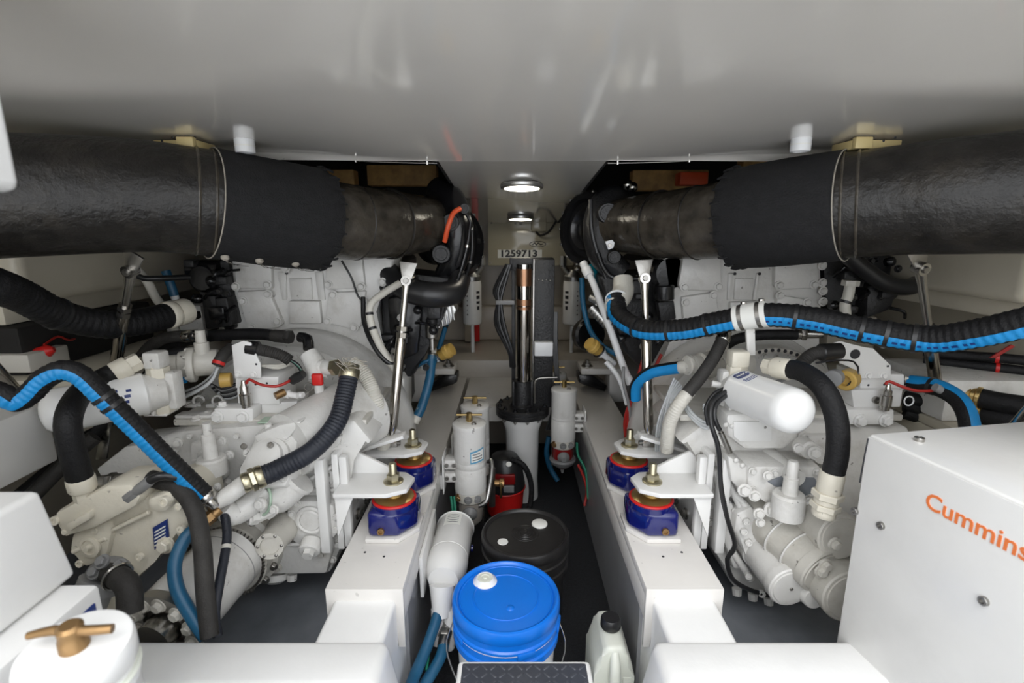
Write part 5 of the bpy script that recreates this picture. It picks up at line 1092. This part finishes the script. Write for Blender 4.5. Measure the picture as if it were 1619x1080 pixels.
tag(MB().lathe(at(926,528,2.55), (.3,-.9,.1), [(0,.03), (0,.075), (.01,.082), (.05,.082), (.06,.07)], 32).done('belt_pulley', 'black_gloss'), 'black pulley below the white filter right of the column', 'pulley')
for k, (mm, lab) in enumerate((('wire_red','red wire dangling at the foot of the right engine'), ('wire_red','second red wire at the foot of the right engine'), ('wire_grey','grey wire curled at the foot of the right engine'))):
    hose('wire', lab, [(1046-30*k,560+10*k,1.95), (1030-22*k,590+8*k,1.95), (1000-3*k,630+5*k,1.96), (988+4*k,665,1.98), (990+3*k,700,2.02)], .0065, mm, cat='wire')
hose('white_pipe', 'white pipe with hex nut on the outboard side of the right engine', [(1345,446,1.84), (1341,468,1.84), (1336,482,1.84), (1338,502,1.84)], .018, 'white_hose', ends=((0, [(.02,1.6,6)], 'white_hose'),), ties=(.55,))
hose('line_hose', 'black hose with bright fitting above the perforated guard', [(1140,556,1.76), (1160,538,1.74), (1200,530,1.72), (1260,529,1.70)], .018, ends=((1, [(.04,.95,14), (.016,1.15,6), (.05,.8,12)], 'steel'),))
# chrome rods at the outboard edges
for a, b, lab in (((-30,556,1.22), (66,662,1.40), 'polished rod slanting behind the striped hose at far left'), ((1590,690,1.30), (1660,610,1.20), 'polished rod slanting up at the far right edge')):
    t = thing('support_rod', lab, 'rod', at(*b))
    MB().cyl(at(*a), at(*b), .0135, n=18).done('rod_tube', 'chrome', t)
    MB().lathe(at(*b), at(*b)-at(*a), [(-.01,.016), (.02,.016)], 6).done('rod_nut', 'steel', t)
for k in range(2):
    hose('supply_hose', ('upper', 'lower')[k]+' black supply hose with brass clamp at the right edge', [(1545+k*3,628+k*26,1.50), (1580,636+k*25,1.46), (1640,645+k*24,1.40)], .030, ends=((0, [(.012,1.12,20), (.012,1.0,20), (.012,1.12,20)], 'brass'),))
for k in range(2):
    hose('dark_hose', ('upper','lower')[k]+' dark hose running past the red tape at far right', [(1460,556+k*14,1.72), (1520,562+k*14,1.66), (1580,566+k*16,1.60), (1660,574+k*18,1.54)], .016, ties=(.6,), tie_m='red')
for k in range(3):
    hose('dark_hose', ('topmost','middle','lowest')[k]+' dark hose in the shadow under the right valve block', [(1430,628+k*12,1.62), (1480,640+k*14,1.58), (1520,655+k*14,1.54), (1570,680+k*12,1.5)], .022)
t = thing('cable_tie_tail', 'red cable tie tail hanging under the right striped hose', 'cable tie', at(1590,560,1.3))
MB().prism(A([(1600,545,1.25), (1606,548,1.25), (1575,566,1.25), (1565,566,1.25)]), (0,.004,0), .001).done('tail', 'red_dark', t)
# centre aisle hoses and wires
hose('fuel_line', 'blue hose with brass end below the white drum filter', [(697,955,1.36), (690,980,1.32), (676,1020,1.26), (655,1070,1.18), (640,1110,1.10)], .0165, 'hose_blue', ends=((0, [(.03,1.05,14), (.022,1.3,6), (.03,1.0,12)], 'bronze'),))
hose('fuel_line', 'second blue hose curving toward the ladder step', [(702,1012,1.30), (698,1035,1.26), (684,1062,1.22), (660,1100,1.16)], .0165, 'hose_blue', ends=((0, [(.03,1.05,14), (.022,1.2,6), (.03,1.0,12)], 'steel_dark'),))
hose('wire', 'green wire beside the blue hoses at the left bed', [(686,985,1.33), (680,1020,1.28), (674,1060,1.22)], .004, 'wire_green', cat='wire')
for k in range(2): hose('wire', ('left','right')[k]+' green wire of the pair under the stickered canister', [(713+k*5,785,1.86), (716+k*4,810,1.82), (716+k*2,835,1.78), (722,850,1.76)], .005, 'wire_green', cat='wire')
hose('wire', 'green wire under the right aisle canister', [(912,700,2.36), (914,720,2.32), (926,745,2.28), (930,790,2.2)], .006, 'wire_green', cat='wire')
hose('wire', 'red wire beside the red filter bowl', [(914,735,2.34), (922,752,2.30), (928,775,2.24), (924,800,2.2)], .007, 'wire_red', cat='wire')
hose('copper_pipe', 'bent grey pipe beside the stickered canister base', [(756,800,1.86), (768,794,1.88), (774,770,1.92), (778,738,1.98), (776,728,2.0), (772,730,2.02)], .009, 'aluminium', cat='pipe')
t = thing('drain_valve', 'small brass drain valve with lever in front of the red vacuum', 'valve', at(790,780,1.98))
MB().lathe(at(782,764,1.98), X, [(0,.014), (.02,.014), (.022,.02), (.04,.02)], 12).done('valve_body', 'bronze', t)
MB().box(at(792,775,1.96), (.010,.008,.075), .003).done('lever', 'brass', t)
MB().cyl(at(778,740,1.99), at(778,800,1.99), .014, n=12).done('valve_pipe', 'steel_dark', t)
hose('blue_hose', 'blue hose behind the right aisle canister', [(868,690,2.56), (864,715,2.55), (870,740,2.54), (882,760,2.52)], .014, 'hose_blue')
# ================================================================== side shelves and boxes
for sx, zs, nm in ((-1, .95, 'left'), (1, .79, 'right')):
    t = thing('side_shelf', 'cream shelf along the %s hull side' % nm, 'shelf', (sx*1.6, 2.2, zs-.03))
    MB().box2((sx*1.745,1.42,zs-.03), (sx*1.30,3.1,zs), .006).done('shelf_board', 'cream', t)
    MB().box2((sx*1.33,1.42,zs-.16), (sx*1.30,3.1,zs-.031), .004).done('shelf_apron', 'cream', t)
t = thing('louvred_box', 'grey white metal box with three louvres at the left edge', 'box', (-1.5,1.1,.74))
MB().box2((-1.745,.75,.745), (-1.30,1.33,.915), .010).done('box_shell', 'enamel_clean', t)
for k in range(3): MB().box((-1.298, 1.10, .795+k*.024), (.010,.09,.008), .003).done('louvre', 'enamel_clean', t)
t = thing('dark_space_box', 'black box added for the dark space under the left tank', 'box', (-1.6,1.75,.952))
MB().box2((-1.742,1.46,.951), (-1.47,2.02,1.097), .01).done('box_case', 'void', t)  # black block standing in for the deep shade below the tank
tag(MB().box((-1.40,2.25,1.01), (.16,.30,.115), .01).done('junction_cover', 'enamel'), 'pale cover box on the left shelf behind the steel strut', 'box')
tag(MB().box((-1.44,2.75,1.01), (.20,.36,.115), .01).done('junction_cover', 'cream'), 'cream cover box farthest back on the left shelf', 'box')
t = thing('red_handle_tool', 'red handled tool lying on the left shelf edge', 'tool', at(70,557,1.5))
a = at(50,562,1.50); b = at(86,552,1.52)
MB().lathe(a, b-a, [(0,.008), (.01,.018), ((b-a).length-.015,.019), ((b-a).length,.008)], 16).done('handle', 'red', t)
MB().cyl(at(-20,582,1.44), a, .006, n=8).done('shaft', 'steel', t)
t = thing('tray', 'white plastic tray at the left edge behind the striped hose', 'tray', at(20,575,1.45))
MB().box2(at(-40,580,1.44)+V((0,0,-.02)), at(45,572,1.44)+V((0,.14,.02)), .006).done('tray_body', 'enamel_dirty', t)
t = thing('white_locker', 'low white box with small plate on the right shelf', 'box', (1.55,1.7,.79))
MB().box2((1.30,1.50,.792), (1.742,1.78,.925), .008).done('locker_body', 'enamel', t)
MB().box2((1.40,1.494,.82), (1.47,1.50,.88), .003).done('latch_plate', 'cream', t)
MB().box2((1.43,1.490,.845), (1.445,1.495,.86), .001).done('latch_hole', 'print_black', t)
tag(MB().box((1.46,2.45,.90), (.22,.5,.21), .02).done('junction_cover', 'cream'), 'cream cover box on the right shelf behind the strut', 'box')
tag(MB().box2((1.40,2.2,1.20), (1.449,2.42,1.33), .006).done('wall_plate', 'label_white'), 'small pale plate on the side tank behind the right strut', 'plate')
# ================================================================== foreground boxes
def on_plane(px, py, p0, n):
    r_ = ray(px, py); return CAM + r_*((p0-CAM).dot(n)/r_.dot(n))
C1 = at(1374,686,1.06); C2 = atz(1619,797,C1.z); dn = (C2-C1); dn.z = 0; dn.normalize(); out = V((-dn.y, dn.x, 0)); out = out if out.x > 0 else -out
nrm = -out
t = thing('control_box', 'large white box with orange lettering in the right foreground', 'box', (C1.x+.2, C1.y-.2, .15))
pts = [C1, C1+dn*.62, C1+dn*.62+out*.5, C1+out*.5]
MB().prism([V((p_.x,p_.y,.152)) for p_ in pts], (0,0,C1.z-.152), .006, 3).done('box_body', 'enamel_clean', t)
MB().prism([C1+dn*.004+nrm*.002+V((0,0,-.004)), C1+dn*.62+nrm*.002+V((0,0,-.004)), V((0,0,.17))+V((C1.x,C1.y,0))+dn*.62+nrm*.002, V((0,0,.17))+V((C1.x,C1.y,0))+dn*.015+nrm*.002], nrm*.004, .001).done('front_panel', 'enamel_clean', t)
a = on_plane(1373,690,C1,out); b = on_plane(1347,762,C1,out)
MB().tube([C1+V((0,0,-.008))+dn*.006+nrm*.007, C1+V((0,0,-.06))+dn*.004+nrm*.007, C1+V((0,0,-.115))+dn*.003+nrm*.007], .0016, 6).done('panel_gap', 'print_black', t)
o1 = on_plane(1461,800,C1+nrm*.0066,out); 
text(t, 'Cummins', o1, dn, Z, .0465, 'print_orange', bold=.0006, squash=1.0)
for x, y in ((1353,808), (1394,831), (1557,950)):
    bolt(t, on_plane(x,y,C1+nrm*.006,out), nrm, .0085, 'steel_dark', 'cap')
q = atz(1453,697,C1.z); bolt(t, q, Z, .010, 'steel', 'cap')
# left foreground box
t = thing('white_cabinet', 'plain white box with slanted side at the left edge', 'box', (-.95,.5,.80))
a = at(64,774,.76); b = at(124,908,.76)
MB().prism([a, b, V((b.x-.5,.76,b.z)), V((a.x-.45,.76,a.z))], (0,-.42,0), .010, 3).done('cabinet_shell', 'enamel_clean', t)
t = thing('cabinet_plinth', 'white box with dark slot beneath the plain slanted box', 'box', (-.95,.5,.15))
c_ = at(158,922,.74)
MB().box2((c_.x-.55,.36,.16), (c_.x,.74,b.z-.002), .008).done('plinth_shell', 'enamel_clean', t)
MB().box((c_.x+.0005,.70,b.z-.04), (.004,.045,.03), .001).done('slot', 'print_navy', t)
# sea strainer
c_ = at(118,1022,.53); r = .060; ax = V((.05,-.10,1)).normalized()
t = thing('sea_strainer', 'white sea strainer with bronze T handle in the lower left corner', 'strainer', (c_.x,c_.y,.15))
MB().lathe(c_-ax*.035, -ax, [(0,r*.90), (.02,r*.92), (.03,r*.96), (.035,r*.92), (.12,r*.92), (.13,r*.98), (.60,r*.9)], 44).done('body', 'gelcoat_white', t)
MB().lathe(c_-ax*.036, ax, [(0,r*.96), (.004,r*1.0), (.026,r*1.0), (.034,r*.96), (.036,r*.9)], 56).done('lid', 'gelcoat_white', t)
MB().torus(c_-ax*.05, ax, r*.945, .004, 48, 6).done('gasket', 'jug', t)
q = c_+ax*.0; MB().lathe(q, ax, [(-.004,.016), (.014,.015), (.017,.013), (.030,.014), (.034,.010)], 20).done('handle_hub', 'bronze', t)
MB().tube([q+ax*.024+V((-.048,-.004,-.003)), q+ax*.025+V((-.02,0,0)), q+ax*.025+V((.02,0,0)), q+ax*.024+V((.048,.004,.0))], [.0045,.006,.006,.0055], 14).done('handle_bar', 'bronze', t)
for k in range(5): MB().box(c_+V((-.030+.010*k,-.038+.005*k,-.004+.0002*k)), (.010,.003,.0012), 0, Matrix.Rotation(.5,3,'Z')).done('printed_letter', 'grey_plastic', t)
# teak offcuts
for k, (z0, z1) in enumerate(((.318,.360), (.276,.316), (.151,.274))):
    q = at(238,1045,.86); tag(MB().box(V((q.x,.865,(z0+z1)/2)), (.06,.05,z1-z0), .003, Matrix.Rotation(.2-.2*k,3,'Z')).done('teak_block', 'teak'), ('topmost','middle','lowest')[k]+' brown teak offcut in the stack beside the sea strainer', 'wood block')
# ================================================================== finer pieces of the machinery
def gear_detail(g, rows, ribs, plates, m='enamel'):
    for Y, ax, r_, kind, pts in rows:
        for x, y in pts: bolt(g, at(x, y, Y), ax, r_, m, kind)
    for a, b, r_ in ribs: MB().cyl(at(*a), at(*b), r_, n=10, bev=r_*.3).done('cast_rib', m, g)
    for pts, Y, d in plates: plate_px(pts, Y, d, .006).done('cast_pad', m, g)
gear_detail(gL,
    [(1.458, -Yv, .0095, 'hex', [(544,728), (543,752), (542,776), (541,800), (540,824), (534,860), (526,884)]),
     (1.424, -Yv, .0085, 'hex', [(470,796), (508,796), (531,818), (531,838), (512,868), (462,812), (450,838)]),
     (1.44, -Yv, .009, 'cap', [(300,690), (326,684), (374,690), (278,712), (268,742), (330,765), (300,780)]),
     (1.452, -Yv, .006, 'round', [(412,806), (424,832), (470,740), (500,728), (520,715), (536,702)])],
    [((470,775,1.45), (545,775,1.455), .006), ((448,790,1.45), (448,850,1.44), .006), ((400,862,1.43), (520,860,1.43), .006), ((530,735,1.45), (470,770,1.44), .007), ((362,760,1.42), (330,792,1.44), .010), ((268,705,1.45), (268,770,1.45), .007)],
    [([(152,742), (198,706), (252,700), (252,760), (172,776)], 1.42, .14), ([(300,728), (322,726), (322,752), (304,756)], 1.425, .02), ([(376,744), (398,740), (402,764), (384,770)], 1.40, .06), ([(480,708), (520,690), (540,690), (535,705), (490,730)], 1.44, .03)])
gear_detail(gR,
    [(1.478, -Yv, .0095, 'hex', [(1120,728), (1121,752), (1122,776), (1123,800), (1124,826), (1136,862), (1152,895)]),
     (1.368, -Yv, .009, 'hex', [(1190,745), (1292,746), (1293,790), (1190,775), (1225,748)]),
     (1.475, -Yv, .012, 'hex', [(1300,704), (1320,722), (1322,748), (1270,690), (1240,722)]),
     (1.43, -Yv, .008, 'cap', [(1138,812), (1136,832), (1143,848), (1152,830), (1160,806), (1150,782)])],
    [((1132,722,1.47), (1175,812,1.42), .010), ((1150,770,1.45), (1200,822,1.40), .012), ((1270,690,1.47), (1300,735,1.44), .012), ((1135,840,1.47), (1190,918,1.42), .012), ((1230,728,1.42), (1296,730,1.42), .006)],
    [([(1128,745), (1150,742), (1158,775), (1140,790)], 1.45, .04), ([(1278,690), (1322,690), (1326,732), (1300,738), (1280,722)], 1.45, .03), ([(1132,800), (1158,795), (1165,822), (1142,836)], 1.43, .05)])
# clamp rings on the right pump barrels
for c0, c1, f_, r_ in (((1180,790,1.52), (1300,905,1.24), .55, .071), ((1180,790,1.52), (1300,905,1.24), .75, .070), ((1182,845,1.50), (1250,930,1.26), .35, .0575), ((1225,775,1.54), (1330,850,1.24), .6, .066)):
    a = at(*c0); b = at(*c1); MB().torus(a+(b-a)*f_, b-a, r_, .0035, 36, 6).done('barrel_ridge', 'enamel', gR)
# pump: cast letters, ribs and extra bolts
for a, b, r_ in (((178,838,1.19), (236,810,1.19), .006), ((116,872,1.19), (170,850,1.19), .008)): MB().cyl(at(*a), at(*b), r_, n=10, bev=.002).done('cast_rib', 'enamel_cream', hp)
for x, y in ((180,800), (206,785), (284,800), (288,836), (190,900), (222,880), (128,890), (152,838)): bolt(hp, at(x,y,1.178 if y < 830 else 1.19), (-.1,-1,.1), .010, 'enamel_cream', 'cap')
# engine black clutter
rnd = random.Random(3)
for eng, xs, ys, Y in ((engL, (300,362), (415,520), 1.925), (engL, (606,690), (455,585), 2.0), (engR, (965,1058), (440,560), 2.04), (engR, (1310,1420), (412,492), 1.93)):
    for k in range(16):
        x = rnd.uniform(*xs); y = rnd.uniform(*ys); q = at(x, y, Y+rnd.uniform(0,.03))
        if k % 4 == 0: MB().lathe(q, (rnd.uniform(-.3,.3),-1,rnd.uniform(-.2,.3)), [(0,.018), (.02,.018), (.024,.014), (.03,.006)], 14).done('plug', 'black_gloss', eng)
        elif k % 4 == 1: MB().box(q, (rnd.uniform(.03,.06),.05,rnd.uniform(.02,.05)), .005).done('sensor_box', 'black_cast', eng)
        elif k % 4 == 2: bolt(eng, q+V((0,-.01,0)), -Yv, rnd.uniform(.007,.011), rnd.choice(('black_gloss','steel_dark','black_gloss')))
        else:
            e = at(x+rnd.uniform(-30,30), y+rnd.uniform(-40,30), Y+.02)
            MB().tube([q, (q+e)/2+V((0,-.03,.01)), e], rnd.uniform(.005,.010), 8).done('pipe', 'black_gloss', eng)
# hoses in the gap behind the upper left hose
hose('white_pipe', 'white pipe hanging behind the upper left strut', [(214,424,1.78), (232,444,1.80), (246,470,1.84), (262,492,1.88), (282,530,1.9)], .015, 'white_hose')
hose('teal_hose', 'short teal hose hanging left of the left engine', [(262,428,1.92), (270,450,1.92), (276,468,1.92)], .016, 'hose_blue', ends=((1, [(.05,.9,14)], 'plastic_white'),))
hose('cable', 'black pipe bent across behind the upper left strut', [(212,432,1.74), (226,440,1.76), (260,440,1.80), (300,438,1.86)], .010, 'black_plastic', cat='pipe')
hose('cable', 'thin red wire drooping along the left shelf', [(130,530,1.70), (110,538,1.62), (92,532,1.58), (70,545,1.52)], .0035, 'wire_red', cat='wire')
hose('dark_hose', 'dark curved hose behind the left actuator riser', [(330,560,1.72), (290,556,1.70), (255,568,1.66), (232,596,1.62)], .018)
t = thing('steel_strap', 'bare steel strap standing behind the left oil filter', 'strap', at(160,728,1.48))
MB().prism(A([(160,672,1.48), (176,668,1.48), (168,726,1.48), (150,728,1.48)]), (0,.006,0), .001).done('strap_plate', 'steel', t)
t = thing('vent_grille', 'dark slatted grille on the left hull above the exhaust', 'grille', (-1.74,1.0,1.50))
for k in range(6): MB().box2((-1.748,.80+k*.075,1.40), (-1.738,.83+k*.075,1.68), .002).done('slat', 'grey_plastic', t)
t = thing('vent_grille', 'dark slatted grille on the right hull above the exhaust', 'grille', (1.74,1.0,1.50))
for k in range(6): MB().box2((1.748,.80+k*.075,1.40), (1.738,.83+k*.075,1.68), .002).done('slat', 'grey_plastic', t)
# printed marks on the big striped hose
p_, tg = along(PP, .48)
for k in range(14):
    p_, tg = along(PP, .40+k*.024); dv = V((-.42,-.85,-.42)); dv = (dv-tg*dv.dot(tg)).normalized(); w_ = tg.cross(dv)
    MB().box(p_+dv*.0362, (.022 if k % 3 else .034, .0008, .006), 0, Matrix((tg, dv, w_)).transposed()).done('printed_mark', 'print_navy', big)
# wiring looms and small clutter around the valves
for k in range(6):
    hose('loom_wire', ('black','grey','black','grey','black','clear')[k]+(' wire %s the loom behind the left valve block' % ('topping','near the top of','second from the top in','midway down','low in','at the bottom of')[k]), [(330+k*3,606+k*3,1.66), (350,615+k*3,1.68), (372,608+k*4,1.70), (392,600+k*2,1.72)], .0055, ('black_plastic','wire_grey','black_plastic','wire_grey','black_plastic','clear_tube')[k], cat='wire')
for k in range(2):
    t = thing('hose_ring', ('left','right')[k]+' white plastic ring clip on the left gearbox deck', 'clip', at(312+k*30,640,1.62))
    MB().torus(at(314+k*30,634,1.62), (.2,-1,.1), .016, .004, 20, 6, 0, PI*1.6).done('ring', 'enamel', t)
    MB().box(at(306+k*30,640,1.62), (.03,.03,.012), .003).done('ring_foot', 'enamel', t)
